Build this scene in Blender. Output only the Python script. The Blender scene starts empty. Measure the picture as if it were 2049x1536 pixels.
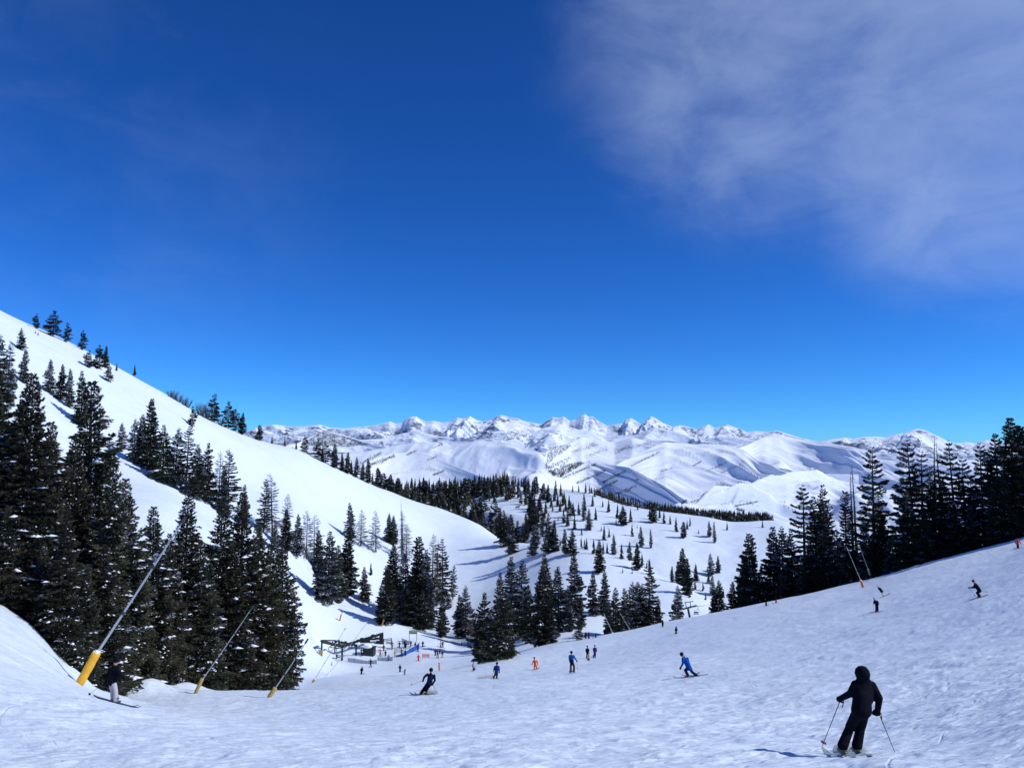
import bpy, bmesh, math, random
import numpy as np
from mathutils import Vector, Matrix
from mathutils.bvhtree import BVHTree

sc = bpy.context.scene
COL = sc.collection
random.seed(7)
rng = np.random.default_rng(7)
R = math.radians

# ------------------------------------------------------------------ camera, sky, sun, exposure
FPX = 1500.0
PITCH = math.atan(132 / FPX)
SP, CP = math.sin(PITCH), math.cos(PITCH)
cam_d = bpy.data.cameras.new('camera')
cam = bpy.data.objects.new('camera', cam_d)
COL.objects.link(cam)
cam_d.sensor_width = 36.0
cam_d.lens = FPX / 2049 * 36.0
cam_d.clip_start = 0.1
cam_d.clip_end = 60000
cam.location = (0, 0, 0)
cam.rotation_euler = (R(90) + PITCH, 0, 0)
sc.camera = cam

SUN_AZ = R(103)      # clockwise from the view direction (+Y)
SUN_EL = R(41)
world = bpy.data.worlds.new('World')
sc.world = world
world.use_nodes = True
wn, wl = world.node_tree.nodes, world.node_tree.links
wn.clear()
w_out = wn.new('ShaderNodeOutputWorld')
w_bg = wn.new('ShaderNodeBackground')
w_bg.inputs['Strength'].default_value = 0.105
sky = wn.new('ShaderNodeTexSky')
sky.sky_type = 'NISHITA'
sky.sun_disc = False
sky.sun_elevation = SUN_EL
sky.sun_rotation = SUN_AZ
sky.altitude = 2800
sky.air_density = 1.0
sky.dust_density = 0.1
sky.ozone_density = 3.0
# deeper alpine blue: saturation and a slight gamma on the physical sky
hsv = wn.new('ShaderNodeHueSaturation')
hsv.inputs['Saturation'].default_value = 1.12
gam = wn.new('ShaderNodeGamma')
gam.inputs['Gamma'].default_value = 1.15
wl.new(sky.outputs[0], gam.inputs[0])
tint = wn.new('ShaderNodeMixRGB'); tint.blend_type = 'MULTIPLY'; tint.inputs['Fac'].default_value = 1.0
tint.inputs['Color2'].default_value = (0.205, 0.575, 1.03, 1)
wl.new(gam.outputs[0], hsv.inputs['Color'])
wl.new(hsv.outputs[0], tint.inputs['Color1'])
# thin cirrus veil, thickest towards the upper right of the view, wisps elsewhere
tc = wn.new('ShaderNodeTexCoord')
def vmath(op, a, b=None):
    n = wn.new('ShaderNodeVectorMath'); n.operation = op
    wl.new(a, n.inputs[0])
    if b is not None: n.inputs[1].default_value = b
    return n
def wmath(op, a, b, clamp=False):
    n = wn.new('ShaderNodeMath'); n.operation = op; n.use_clamp = clamp
    for i, v in enumerate((a, b)):
        if isinstance(v, (int, float)): n.inputs[i].default_value = v
        else: wl.new(v, n.inputs[i])
    return n.outputs[0]
def wnoise(scale, detail, vec, rough=0.55, dist=0.0):
    n = wn.new('ShaderNodeTexNoise')
    n.inputs['Scale'].default_value = scale
    n.inputs['Detail'].default_value = detail
    n.inputs['Roughness'].default_value = rough
    n.inputs['Distortion'].default_value = dist
    wl.new(vec, n.inputs['Vector'])
    return n.outputs['Fac']
def maprange(v, a, b, c=0.0, d=1.0, smooth=True):
    n = wn.new('ShaderNodeMapRange')
    n.interpolation_type = 'SMOOTHSTEP' if smooth else 'LINEAR'
    n.inputs['From Min'].default_value = a; n.inputs['From Max'].default_value = b
    n.inputs['To Min'].default_value = c; n.inputs['To Max'].default_value = d
    wl.new(v, n.inputs['Value'])
    return n.outputs['Result']
stretch = vmath('MULTIPLY', tc.outputs['Generated'], (1.0, 1.0, 1.7)).outputs[0]
def skydir(px, py):
    u = (px - 1024.5) / FPX; v = -(py - 768) / FPX
    d = Vector((u, CP - SP * v, SP + CP * v)); d.normalize()
    return d
def bank(px, py, a, b):
    n = vmath('DOT_PRODUCT', tc.outputs['Generated'], tuple(skydir(px, py)))
    return maprange(n.outputs['Value'], math.cos(R(a)), math.cos(R(b)))
# a veil of high cloud drifting in from the right: banks of different size
b1 = bank(2060, 110, 20, 1)
b2 = bank(1600, 10, 21, 1)
b3 = bank(2800, -120, 26, 8)
b4 = bank(60, 300, 27, 0)
b5 = bank(-1200, -1300, 40, 10)
soft = wnoise(2.2, 5, stretch, 0.5, 0.3)
fine = wnoise(7.5, 8, stretch, 0.62, 0.5)
body = wmath('ADD', wmath('MULTIPLY', soft, 0.55), wmath('MULTIPLY', fine, 0.45))
body = maprange(body, 0.30, 0.66)
m = wmath('MAXIMUM', b1, wmath('MULTIPLY', b2, 0.72))
m = wmath('MAXIMUM', m, b3)
m = wmath('MAXIMUM', m, wmath('MULTIPLY', b4, 0.26))
m = wmath('MAXIMUM', m, wmath('MULTIPLY', b5, 0.4))
fld = wmath('ADD', m, wmath('MULTIPLY', wmath('SUBTRACT', body, 0.5), 0.62))
veil = wmath('MULTIPLY', wmath('MULTIPLY', maprange(fld, 0.05, 1.3), maprange(m, 0.0, 0.7)), 0.46, True)
mix = wn.new('ShaderNodeMixRGB')
mix.inputs['Color2'].default_value = (4.9, 6.2, 8.8, 1)
wl.new(veil, mix.inputs['Fac'])
wl.new(tint.outputs[0], mix.inputs['Color1'])
wl.new(mix.outputs[0], w_bg.inputs['Color'])
wl.new(w_bg.outputs[0], w_out.inputs['Surface'])

sun_d = bpy.data.lights.new('sun', 'SUN')
sun_d.energy = 3.75
sun_d.angle = R(0.53)
sun_d.color = (1.0, 0.985, 0.955)
sun = bpy.data.objects.new('sun', sun_d)
COL.objects.link(sun)
sd = Vector((math.sin(SUN_AZ) * math.cos(SUN_EL), math.cos(SUN_AZ) * math.cos(SUN_EL), math.sin(SUN_EL)))
sun.rotation_euler = (-sd).to_track_quat('-Z', 'Y').to_euler()
sun.location = sd * 60

vs = sc.view_settings
vs.view_transform = 'Standard'
vs.look = 'None'
vs.exposure = 0.0
vs.gamma = 1.0
vs.use_curve_mapping = False
sc.cycles.max_bounces = 6
sc.cycles.diffuse_bounces = 3
sc.cycles.transparent_max_bounces = 12

# ------------------------------------------------------------------ helpers
def se(px, py):
    """photo pixel -> (x/y, z/y) of the viewing ray"""
    u = (np.asarray(px, float) - 1024.5) / FPX
    v = -(np.asarray(py, float) - 768) / FPX
    w = CP - SP * v
    return u / w, (SP + CP * v) / w

def ray(px, py):
    s, e = se(px, py)
    return Vector((float(s), 1.0, float(e)))

def tag(o, label=None, cat=None, group=None, kind=None):
    if label: o['label'] = label
    if cat: o['category'] = cat
    if group: o['group'] = group
    if kind: o['kind'] = kind
    return o

def mesh_obj(name, verts, faces, mats, parent=None, midx=None, smooth=False):
    me = mesh_data(name, verts, faces, mats, midx, smooth)
    return link(name, me, parent)

def mesh_data(name, verts, faces, mats, midx=None, smooth=False):
    me = bpy.data.meshes.new(name)
    verts = np.asarray(verts, np.float32)
    if isinstance(faces, np.ndarray):
        n, k = faces.shape
        me.vertices.add(len(verts)); me.vertices.foreach_set('co', verts.ravel())
        me.loops.add(n * k); me.loops.foreach_set('vertex_index', faces.astype(np.int32).ravel())
        me.polygons.add(n)
        me.polygons.foreach_set('loop_start', np.arange(0, n * k, k, dtype=np.int32))
        me.update(calc_edges=True)
    else:
        me.from_pydata([tuple(map(float, v)) for v in verts], [], faces)
    if not isinstance(mats, (list, tuple)): mats = [mats]
    for m_ in mats: me.materials.append(m_)
    if midx is not None:
        me.polygons.foreach_set('material_index', np.asarray(midx, np.int32))
    if smooth:
        me.polygons.foreach_set('use_smooth', np.ones(len(me.polygons), bool))
    me.update()
    return me

def link(name, data, parent=None):
    o = bpy.data.objects.new(name, data)
    COL.objects.link(o)
    if parent is not None: o.parent = parent
    return o

def hash2(ix, iy, seed):
    h = (ix.astype(np.int64) * 374761393 + iy.astype(np.int64) * 668265263 + seed * 1442695041) & 0xFFFFFFFF
    h = ((h ^ (h >> 13)) * 1274126177) & 0xFFFFFFFF
    return ((h ^ (h >> 16)) & 0xFFFFFF) / float(0xFFFFFF)

def vnoise(x, y, seed=0):
    x = np.asarray(x, float); y = np.asarray(y, float)
    ix, iy = np.floor(x), np.floor(y)
    fx, fy = x - ix, y - iy
    fx = fx * fx * fx * (fx * (fx * 6 - 15) + 10); fy = fy * fy * fy * (fy * (fy * 6 - 15) + 10)
    a, b = hash2(ix, iy, seed), hash2(ix + 1, iy, seed)
    c, d = hash2(ix, iy + 1, seed), hash2(ix + 1, iy + 1, seed)
    return (a + (b - a) * fx) * (1 - fy) + (c + (d - c) * fx) * fy - 0.5

def fbm(x, y, seed=0, octv=4, gain=0.5, lac=2.03):
    t = 0; a = 1.0
    for i in range(octv):
        t = t + a * vnoise(x, y, seed + i * 17)
        x = x * lac + 3.7; y = y * lac - 1.3; a *= gain
    return t

def ridged(x, y, seed=0, octv=4, gain=0.5, lac=2.1):
    t = 0; a = 1.0
    for i in range(octv):
        t = t + a * (1 - np.abs(vnoise(x, y, seed + i * 31)) * 3.2)
        x = x * lac + 5.1; y = y * lac + 2.3; a *= gain
    return t * 0.5

def grid_faces(ni, nj):
    i, j = np.meshgrid(np.arange(ni - 1), np.arange(nj - 1), indexing='ij')
    a = (i * nj + j).ravel()
    return np.stack([a, a + nj, a + nj + 1, a + 1], 1)

# ------------------------------------------------------------------ materials
def new_mat(name, col, rough=0.6, metallic=0.0):
    m_ = bpy.data.materials.new(name)
    m_.use_nodes = True
    b = m_.node_tree.nodes['Principled BSDF']
    b.inputs['Base Color'].default_value = (*col, 1)
    b.inputs['Roughness'].default_value = rough
    b.inputs['Metallic'].default_value = metallic
    return m_

class NT:
    def __init__(s, m_):
        s.t = m_.node_tree; s.n = s.t.nodes; s.l = s.t.links
        s.b = s.n['Principled BSDF']
    def new(s, t): return s.n.new(t)
    def put(s, v, inp):
        if isinstance(v, (int, float)): inp.default_value = v
        elif isinstance(v, tuple): inp.default_value = v
        else: s.l.new(v, inp)
    def math(s, op, a, b=0.0, clamp=False):
        n = s.new('ShaderNodeMath'); n.operation = op; n.use_clamp = clamp
        s.put(a, n.inputs[0]); s.put(b, n.inputs[1]); return n.outputs[0]
    def vmul(s, v, m3):
        n = s.new('ShaderNodeVectorMath'); n.operation = 'MULTIPLY'
        s.l.new(v, n.inputs[0]); n.inputs[1].default_value = m3; return n.outputs[0]
    def rot(s, v, ang):
        n = s.new('ShaderNodeVectorRotate'); n.rotation_type = 'Z_AXIS'
        s.l.new(v, n.inputs['Vector']); n.inputs['Angle'].default_value = ang; return n.outputs[0]
    def noise(s, v, scale, detail=3, rough=0.5, dist=0.0):
        n = s.new('ShaderNodeTexNoise'); s.l.new(v, n.inputs['Vector'])
        n.inputs['Scale'].default_value = scale; n.inputs['Detail'].default_value = detail
        n.inputs['Roughness'].default_value = rough; n.inputs['Distortion'].default_value = dist
        return n.outputs['Fac']
    def mr(s, v, a, b, c=0.0, d=1.0):
        n = s.new('ShaderNodeMapRange'); n.interpolation_type = 'SMOOTHSTEP'
        s.put(v, n.inputs['Value'])
        n.inputs['From Min'].default_value = a; n.inputs['From Max'].default_value = b
        n.inputs['To Min'].default_value = c; n.inputs['To Max'].default_value = d
        return n.outputs['Result']
    def mix(s, f, a, b):
        n = s.new('ShaderNodeMixRGB'); s.put(f, n.inputs['Fac'])
        s.put(a, n.inputs['Color1']); s.put(b, n.inputs['Color2']); return n.outputs[0]
    def bump(s, h, strength, distance, prev=None):
        n = s.new('ShaderNodeBump'); s.put(h, n.inputs['Height'])
        n.inputs['Strength'].default_value = strength; n.inputs['Distance'].default_value = distance
        if prev is not None: s.l.new(prev, n.inputs['Normal'])
        return n.outputs['Normal']

SNOW = (0.745, 0.835, 0.915)
def snow_mat(name, near=True):
    m_ = new_mat(name, SNOW, 0.55)
    t = NT(m_)
    t.b.inputs['Specular IOR Level'].default_value = 0.25
    pos = t.new('ShaderNodeNewGeometry').outputs['Position']
    if near:
        # chopped, skied-out snow: lumps, scraped streaks along the fall line, soft drifts
        r = t.rot(pos, R(20))
        streak = t.noise(t.vmul(r, (0.30, 1.9, 0.4)), 1.0, 6, 0.66, 0.8)
        r2 = t.rot(pos, R(-34))
        streak2 = t.noise(t.vmul(r2, (0.5, 3.2, 0.6)), 1.0, 4, 0.6, 0.6)
        chop = t.noise(pos, 3.6, 6, 0.66, 0.5)
        lump = t.noise(pos, 1.15, 3, 0.5, 0.2)
        patch = t.mr(t.noise(pos, 0.11, 3, 0.5), 0.38, 0.62, 0.25, 1.0)
        h = t.math('ADD', t.math('MULTIPLY', t.math('ABSOLUTE', t.math('SUBTRACT', streak, 0.5)), 0.9), t.math('MULTIPLY', streak2, 0.35))
        h = t.math('ADD', h, t.math('MULTIPLY', t.math('MULTIPLY', chop, patch), 0.22))
        h = t.math('ADD', h, t.math('MULTIPLY', lump, 0.45))
        def tracks(ang, spacing, off, warp, width, mlo, mhi):
            rv = t.rot(pos, R(ang))
            wv = t.noise(t.vmul(rv, (.035, .12, .05)), 1.0, 2, .5, .0)
            sp = t.new('ShaderNodeSeparateXYZ'); t.l.new(rv, sp.inputs[0])
            q_ = t.math('ADD', t.math('DIVIDE', sp.outputs['Y'], spacing), t.math('MULTIPLY', wv, warp))
            fr_ = t.math('ABSOLUTE', t.math('SUBTRACT', t.math('FRACT', t.math('ADD', q_, off)), .5))
            g_ = t.mr(fr_, width / spacing, 0.0)
            mk = t.mr(t.noise(t.vmul(rv, (.10, .45, .2)), 1.0, 3, .5, .0), mlo, mhi)
            return t.math('MULTIPLY', g_, mk)
        trk = t.math('ADD', tracks(14, 1.9, .1, 7, .10, .42, .60), tracks(-22, 2.6, .4, 8, .10, .44, .64))
        trk = t.math('ADD', trk, tracks(38, 3.4, .7, 9, .09, .46, .66))
        trk = t.math('ADD', trk, tracks(-48, 4.2, .2, 9, .09, .46, .66))
        grit = t.noise(pos, 14, 5, 0.7)
        h = t.math('ADD', h, t.math('MULTIPLY', trk, -0.09))
        h = t.math('ADD', h, t.math('MULTIPLY', t.math('MULTIPLY', grit, patch), 0.06))
        nrm = t.bump(h, 0.6, 0.34)
        t.l.new(nrm, t.b.inputs['Normal'])
        icy = t.mr(streak, 0.50, 0.66)
        old = t.mr(t.noise(pos, 0.05, 4, 0.55), 0.42, 0.66)
        c = t.mix(t.math('MULTIPLY', icy, 0.45), (*SNOW, 1), (0.62, 0.735, 0.90, 1))
        c = t.mix(t.math('MULTIPLY', old, 0.5), c, (0.64, 0.75, 0.89, 1))
        t.l.new(c, t.b.inputs['Base Color'])
    else:
        drift = t.noise(t.vmul(t.rot(pos, R(35)), (0.02, 0.10, 0.05)), 1.0, 5, 0.55, 0.6)
        fine = t.noise(pos, 0.35, 5, 0.6)
        h = t.math('ADD', t.math('MULTIPLY', drift, 0.8), t.math('MULTIPLY', fine, 0.25))
        t.l.new(t.bump(h, 0.4, 1.6), t.b.inputs['Normal'])
        big_ = t.noise(t.vmul(pos, (.012, .02, .02)), 1.0, 4, .6, .5)
        c0 = t.mix(t.mr(big_, .4, .68, 0, .5), (*SNOW, 1), (0.66, 0.765, 0.885, 1))
        c = t.mix(t.mr(drift, 0.4, 0.7, 0, 0.4), c0, (0.66, 0.765, 0.90, 1))
        t.l.new(c, t.b.inputs['Base Color'])
    return m_
M_SNOW = snow_mat('piste_snow', True)
M_SNOW2 = snow_mat('wind_packed_snow', False)

def mountain_mat(name, rock_amt, scale=1.0, rock=(0.16, 0.18, 0.24)):
    m_ = new_mat(name, (0.75, 0.81, 0.89), 0.7)
    t = NT(m_)
    t.b.inputs['Specular IOR Level'].default_value = 0.1
    g = t.new('ShaderNodeNewGeometry')
    pos = g.outputs['Position']
    sep = t.new('ShaderNodeSeparateXYZ'); t.l.new(g.outputs['Normal'], sep.inputs[0])
    n1 = t.noise(t.vmul(pos, (1, 1, 1.6)), 0.014 * scale, 5, 0.6, 0.4)
    n2 = t.noise(pos, 0.0035 * scale, 6, 0.6)
    steep = t.mr(sep.outputs['Z'], 0.86, 0.55)
    f = t.mr(t.math('ADD', t.math('MULTIPLY', steep, 0.75), t.math('MULTIPLY', n1, 0.7)), 0.86 - rock_amt, 1.02 - rock_amt)
    f = t.math('MULTIPLY', f, t.mr(n2, 0.40, 0.58))
    c = t.mix(f, (0.75, 0.81, 0.89, 1), (*rock, 1))
    t.l.new(c, t.b.inputs['Base Color'])
    t.l.new(t.bump(t.math('ADD', n1, t.math('MULTIPLY', n2, 1.2)), 0.35, 14 / scale), t.b.inputs['Normal'])
    return m_
M_HILL = mountain_mat('snowy_hill', -0.30, 3.0)
M_PEAK = mountain_mat('snow_and_rock', -0.13, 1.0)
M_PEAK2 = mountain_mat('snow_and_rock_lower', -0.20, 1.3)

# ------------------------------------------------------------------ near terrain: one smooth field of slope over (x/y, ln y)
# (photo x, photo y, depth in metres) of points on the ground
PTS = """
1024 1536 13;0 1536 15;2049 1536 10;500 1536 14;1536 1536 11.8
1700 1510 15;228 1408 29;858 1390 45;1378 1352 48;1145 1345 66;992 1357 82;1070 1338 98;1190 1313 108
1952 1197 66;1752 1224 84;1763 1193 98;2036 1100 108;1728 1180 118
2049 1075 126;1850 1127 134;1700 1168 144;1560 1205 158;1420 1240 172;1320 1252 172;1230 1267 160;1080 1292 138;1000 1318 118
2250 1005 122;2400 970 122;2400 1020 150;2250 1060 150;2250 1150 210
540 1392 104;440 1392 88;390 1384 71;160 1371 39;627 1366 125;655 1353 140
0 1340 28;0 1215 43;75 1262 44;112 1316 42;-300 1130 38;300 1378 58
0 1240 58;-300 1150 52;90 1290 56;-300 950 90;0 1060 100;0 850 185;0 622 330;0 690 430;-300 420 330;-300 500 430
160 1385 54;120 1180 90;120 950 190;120 676 340;120 745 440;-300 700 190
250 1392 64;250 1215 104;250 1040 160;250 880 255;250 744 350;250 820 450
390 1396 90;350 1180 125;350 1010 185;350 900 270;350 800 358;350 870 450
480 1390 110;480 1270 150;480 1090 225;480 970 300;480 868 370;480 930 460
600 1375 135;560 1320 160;600 1235 190;600 1080 265;600 970 340;600 900 402;600 955 490
650 1318 205;650 1194 236;650 1200 256;650 1110 280;650 1010 345;650 925 408
725 1345 165;800 1342 170;948 1340 140;880 1337 165;700 1318 204;780 1303 212;900 1300 214;830 1312 200;650 1345 170
700 1215 236;700 1213 258;700 1095 305;700 1010 370;700 948 420;700 1000 510
780 1251 226;780 1245 252;780 1130 312;780 1050 375;780 985 432;780 1040 520
880 1283 220;880 1264 248;880 1150 325;880 1075 390;880 1017 445;880 1070 530
960 1300 205;960 1270 235;960 1200 285;960 1110 350;960 1050 425;960 1095 500
930 1290 225;1040 1298 160;1060 1285 190;1050 1230 235;1040 1150 292;1035 1088 365;1035 1120 440
1130 1284 138;1130 1282 168;1130 1250 202;1130 1170 254;1130 1086 322;1130 1115 385
1250 1264 164;1250 1276 188;1250 1232 216;1250 1175 250;1250 1119 286;1250 1152 345
1350 1249 174;1350 1268 196;1350 1226 220;1350 1163 262;1350 1205 312
1430 1239 174;1430 1256 200;1430 1204 246;1430 1245 292
1500 1223 167;1500 1260 200;1560 1255 192;1560 1320 255;1700 1212 178;1700 1290 245;1850 1178 168;1850 1260 240;2049 1125 162;2049 1210 240
1640 1184 150;1960 1098 130;1780 1147 138
"""
cp = np.array([[float(a) for a in p.split()] for p in PTS.replace('\n', ';').split(';') if p.strip()])
cs, ce = se(cp[:, 0], cp[:, 1])
cY = cp[:, 2]
cg = ce + 1.6 / cY
extra = [(0, 3, -.30), (.7, 3, -.25), (-.7, 3, -.31), (1.15, 5, -.16), (-1.15, 5, -.30), (0, 6, -.30), (.6, 7, -.24), (-.6, 7, -.31),
         (1.15, 20, -.12), (1.15, 60, -.06), (-1.15, 25, -.22), (-1.15, 14, -.27)]
cs = np.r_[cs, [x[0] for x in extra]]; cY = np.r_[cY, [float(x[1]) for x in extra]]; cg = np.r_[cg, [x[2] for x in extra]]
KL = 0.55
def U(d2):
    return 0.5 * d2 * np.log(d2 + 1e-12)
A = np.stack([cs, np.log(cY) * KL], 1)
n = len(A)
D2 = ((A[:, None] - A[None]) ** 2).sum(-1)
K = U(D2) + np.eye(n) * 2e-4
Pm = np.c_[np.ones(n), A]
sol = np.linalg.solve(np.block([[K, Pm], [Pm.T, np.zeros((3, 3))]]), np.r_[cg, 0, 0, 0])
def slope_field(s, Y):
    q = np.stack([np.ravel(s), np.log(np.ravel(Y)) * KL], 1)
    out = np.empty(len(q))
    for i in range(0, len(q), 20000):
        b = q[i:i + 20000]
        out[i:i + 20000] = U(((b[:, None] - A[None]) ** 2).sum(-1)) @ sol[:n] + sol[n] + b @ sol[n + 1:]
    return out.reshape(np.shape(s))
def smooth01(x, a, b):
    t_ = np.clip((x - a) / (b - a), 0, 1); return t_ * t_ * (3 - 2 * t_)
MOUNDS = [(float(se(px, 1380)[0]) * my, my, mh, mr_) for px, my, mh, mr_ in
          [(283, 55, .9, 1.6), (300, 57, .7, 1.2), (372, 68, .8, 1.6), (352, 66, .5, 1.3), (150, 40.5, .5, 1.0), (330, 61, .4, 1.5), (460, 92, .8, 2.0), (505, 99, .7, 2.0), (560, 108, .8, 2.2), (232, 49, .4, 1.3), (420, 80, .5, 1.6)]]
def near_z(s, Y):
    g = slope_field(s, Y)
    z = (g - 1.6 / Y) * Y
    x = s * Y
    # soft drifts, rollers and the chewed-up surface of the piste
    z = z + 0.16 * fbm(x * .16, Y * .16, 3, 3) * smooth01(Y, 8, 25)
    ripple = np.abs(vnoise(x * .55 + Y * .22, Y * .85 - x * .3, 11)) * 2
    z = z + 0.10 * fbm(x * .7 + 9, Y * .9, 5, 4, .55) * (1 - smooth01(Y, 90, 200))
    z = z + 0.05 * (1 - ripple) * (1 - smooth01(Y, 60, 140))
    # clods and chopped piles between scraped troughs, elongated across the fall line
    patch = smooth01(vnoise(x * .13 + 4, Y * .13, 61), -.22, .18)
    u_ = x * .94 + Y * .34; v_ = Y * .94 - x * .34
    clod = np.clip(fbm(u_ * 1.1, v_ * 1.9, 63, 4, .6) - .05, 0, 1)
    trough = np.clip(.10 - np.abs(fbm(u_ * .5 + 8, v_ * 1.25, 67, 3, .55)), 0, 1) * 10
    z = z + (.10 * clod * patch - .02 * trough) * (1 - smooth01(Y, 45, 100))
    # snow pushed up in mounds under the conifers at the left edge
    for mx, my, mh, mr_ in MOUNDS:
        z = z + mh * np.exp(-((x - mx) ** 2 + (Y - my) ** 2) / (mr_ * mr_))
    z = z + 0.9 * fbm(x * .035, Y * .035, 8, 3) * smooth01(Y, 150, 260)
    return z

def fan(name, s0, s1, ns, Ys, zfun, mat, kind='structure'):
    s = np.linspace(s0, s1, ns)
    S, YY = np.meshgrid(s, Ys, indexing='ij')
    Z = zfun(S, YY)
    V = np.stack([S * YY, YY, Z], -1).reshape(-1, 3)
    o = mesh_obj(name, V, grid_faces(ns, len(Ys))[:, ::-1], mat, smooth=True)
    tag(o, kind=kind)
    return o, V, grid_faces(ns, len(Ys))

# rows: even in the picture close by (constant 1/y), then geometric
near_rows = 1 / np.linspace(1 / 2.2, 1 / 60.0, 1900)
near_rows = np.r_[near_rows[near_rows < 9.2][::14], near_rows[near_rows >= 9.2]]
near_rows = np.r_[near_rows, np.geomspace(60, 182, 130)[1:]]
far_rows = np.r_[near_rows[-1], np.geomspace(182, 560, 210)[1:]]
slope_o, V1, F1 = fan('ski_slope', -1.15, 1.15, 1000, near_rows, near_z, M_SNOW)
ridge_o, V2, F2 = fan('snowy_ridge', -1.15, 1.15, 620, far_rows, near_z, M_SNOW2)

# ------------------------------------------------------------------ contour-built slopes further out
def contour(cols, s):
    """cols: list of (px, py, Y) -> e(s), Y(s)"""
    a = np.array(cols, float)
    ss, ee = se(a[:, 0], a[:, 1])
    o_ = np.argsort(ss)
    return np.interp(s, ss[o_], ee[o_]), np.interp(s, ss[o_], a[o_, 2])
def smoothrow(v, k):
    if k <= 1: return v
    w = np.hanning(k + 2)[1:-1]; w /= w.sum()
    return np.convolve(np.pad(v, k // 2, mode='edge'), w, mode='valid')[:len(v)]
def k_(YY, E, k):
    return (k * YY[1] - E[1] * YY[1]) / (k - E[0])
def loft(name, rows, mat, px0, px1, ns=400, nt=60, relief=None, smooth=(0,), back=1.25, backdrop=0.5, kind='structure', ease=None, k=None, shear=0.0, spur=0.0):
    s0, s1 = se([px0, px1], [950, 950])[0]
    s = np.linspace(s0, s1, ns)
    E = []; YY = []; nr0 = len(rows)
    for q_, r in enumerate(rows):
        e, y = contour(r, s)
        kk = smooth[min(q_, len(smooth) - 1)]
        if kk: e = smoothrow(e, kk | 1); y = smoothrow(smoothrow(y, max(kk, ns // 7) | 1), max(kk, ns // 9) | 1) if nr0 == 2 else smoothrow(y, kk | 1)
        E.append(e); YY.append(y)
    if k is not None and nr0 == 2:
        YY[0] = np.minimum((k_(YY, E, k)), YY[1] * 0.97)
    Z = [e * y for e, y in zip(E, YY)]
    nr = len(rows)
    tt = np.linspace(0, nr - 1, nt)
    ys = np.empty((ns, nt)); zs = np.empty((ns, nt))
    for j, t_ in enumerate(tt):
        i_ = min(int(t_), nr - 2); f = t_ - i_
        if ease is not None and nr == 2: fz = ease(f)
        else: fz = f
        y1, z1 = YY[i_ + 1], Z[i_ + 1]
        if shear or spur:
            # spurs run down from the summits: lower rows repeat the crest, shifted sideways
            sh = (1 - f) * shear * (1 + 1.6 * vnoise(s * 16, s * 0 + 3.3, 5))
            z1s = np.interp(s + sh, s, z1)
            lo = smoothrow(z1, (ns // 14) | 1)
            z1 = z1s + (z1s - np.interp(s + sh, s, lo)) * spur * math.sin(math.pi * f) * 1.0
        ys[:, j] = YY[i_] * (1 - f) + y1 * f
        zs[:, j] = Z[i_] * (1 - fz) + z1 * fz
    # behind the crest the ground falls away again
    nb = max(8, nt // 5)
    yb = ys[:, -1:] * np.linspace(1, back, nb + 1)[1:][None]
    q = np.linspace(0, 1, nb + 1)[1:][None]
    zb = zs[:, -1:] - (yb - ys[:, -1:]) * backdrop * (0.35 + 0.65 * q)
    T = np.r_[tt / (nr - 1), 1 + q[0]]
    ys = np.c_[ys, yb]; zs = np.c_[zs, zb]
    S = np.repeat(s[:, None], ys.shape[1], 1)
    if relief is not None:
        zs = zs + relief(S * ys, ys, np.repeat(T[None], ns, 0), S)
    V = np.stack([S * ys, ys, zs], -1).reshape(-1, 3)
    f_ = grid_faces(ns, ys.shape[1])
    o = mesh_obj(name, V, f_[:, ::-1], mat, smooth=True)
    tag(o, kind=kind)
    return o, V, f_

def rel_mid(x, y, T, S):
    return (1.3 * fbm(x * .018, y * .018, 21, 4) + 0.7 * fbm(x * .09, y * .09, 23, 3)) * (0.35 + 0.65 * np.clip(np.abs(T - 1) * 3, 0, 1))
mid_o, V3, F3 = loft('sunlit_hill', [
    [(400, 1130, 580), (700, 1060, 560), (900, 1110, 520), (1000, 1135, 470), (1130, 1120, 410), (1250, 1165, 375), (1350, 1215, 350), (1430, 1240, 342), (1500, 1245, 335), (1700, 1260, 330), (2300, 1270, 320)],
    [(400, 1040, 640), (700, 1012, 610), (900, 1020, 570), (1000, 1025, 520), (1130, 1034, 490), (1250, 1072, 450), (1350, 1105, 420), (1430, 1125, 410), (1500, 1132, 402), (1700, 1150, 370), (2300, 1150, 370)],
    [(400, 985, 700), (700, 988, 690), (850, 985, 665), (950, 980, 645), (1030, 973, 620), (1120, 977, 592), (1180, 985, 565), (1240, 1008, 535), (1290, 1018, 520), (1330, 1024, 508), (1380, 1030, 500), (1420, 1036, 490), (1460, 1044, 482), (1500, 1043, 478), (1560, 1041, 475), (1620, 1052, 475), (1750, 1070, 470), (2300, 1100, 450)],
], M_SNOW2, 420, 2250, ns=460, nt=90, relief=rel_mid, smooth=(25, 25, 9), back=1.5, backdrop=0.30)

# far rolling hills. contour lists are (photo x, photo y, depth)
def rel_hill(amp, fs, ft, skew, seed, crest=0.2):
    def f(x, y, T, S):
        w = 0.25 * fbm(S * 9, T * 2.2, seed + 5, 3)
        r = ridged(S * fs + T * skew + w, T * ft + w, seed, 4, 0.42)
        big = fbm(S * fs * 0.35 + 2, T * ft * .6, seed + 9, 3)
        m_ = np.where(T <= 1, crest + (1 - crest) * np.sin(np.clip(T, 0, 1) * math.pi) ** 0.7, crest)
        rib = ridged(S * fs * 3.1 + T * skew * 2.6, T * ft * 1.3 + w, seed + 21, 3, .5)
        return amp * m_ * (r - 0.55 + 1.5 * big + .16 * (rib - .6))
    return f
HILLS = []
def hill(*a, **k):
    r = loft(*a, **k); HILLS.append(r); return r
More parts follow.
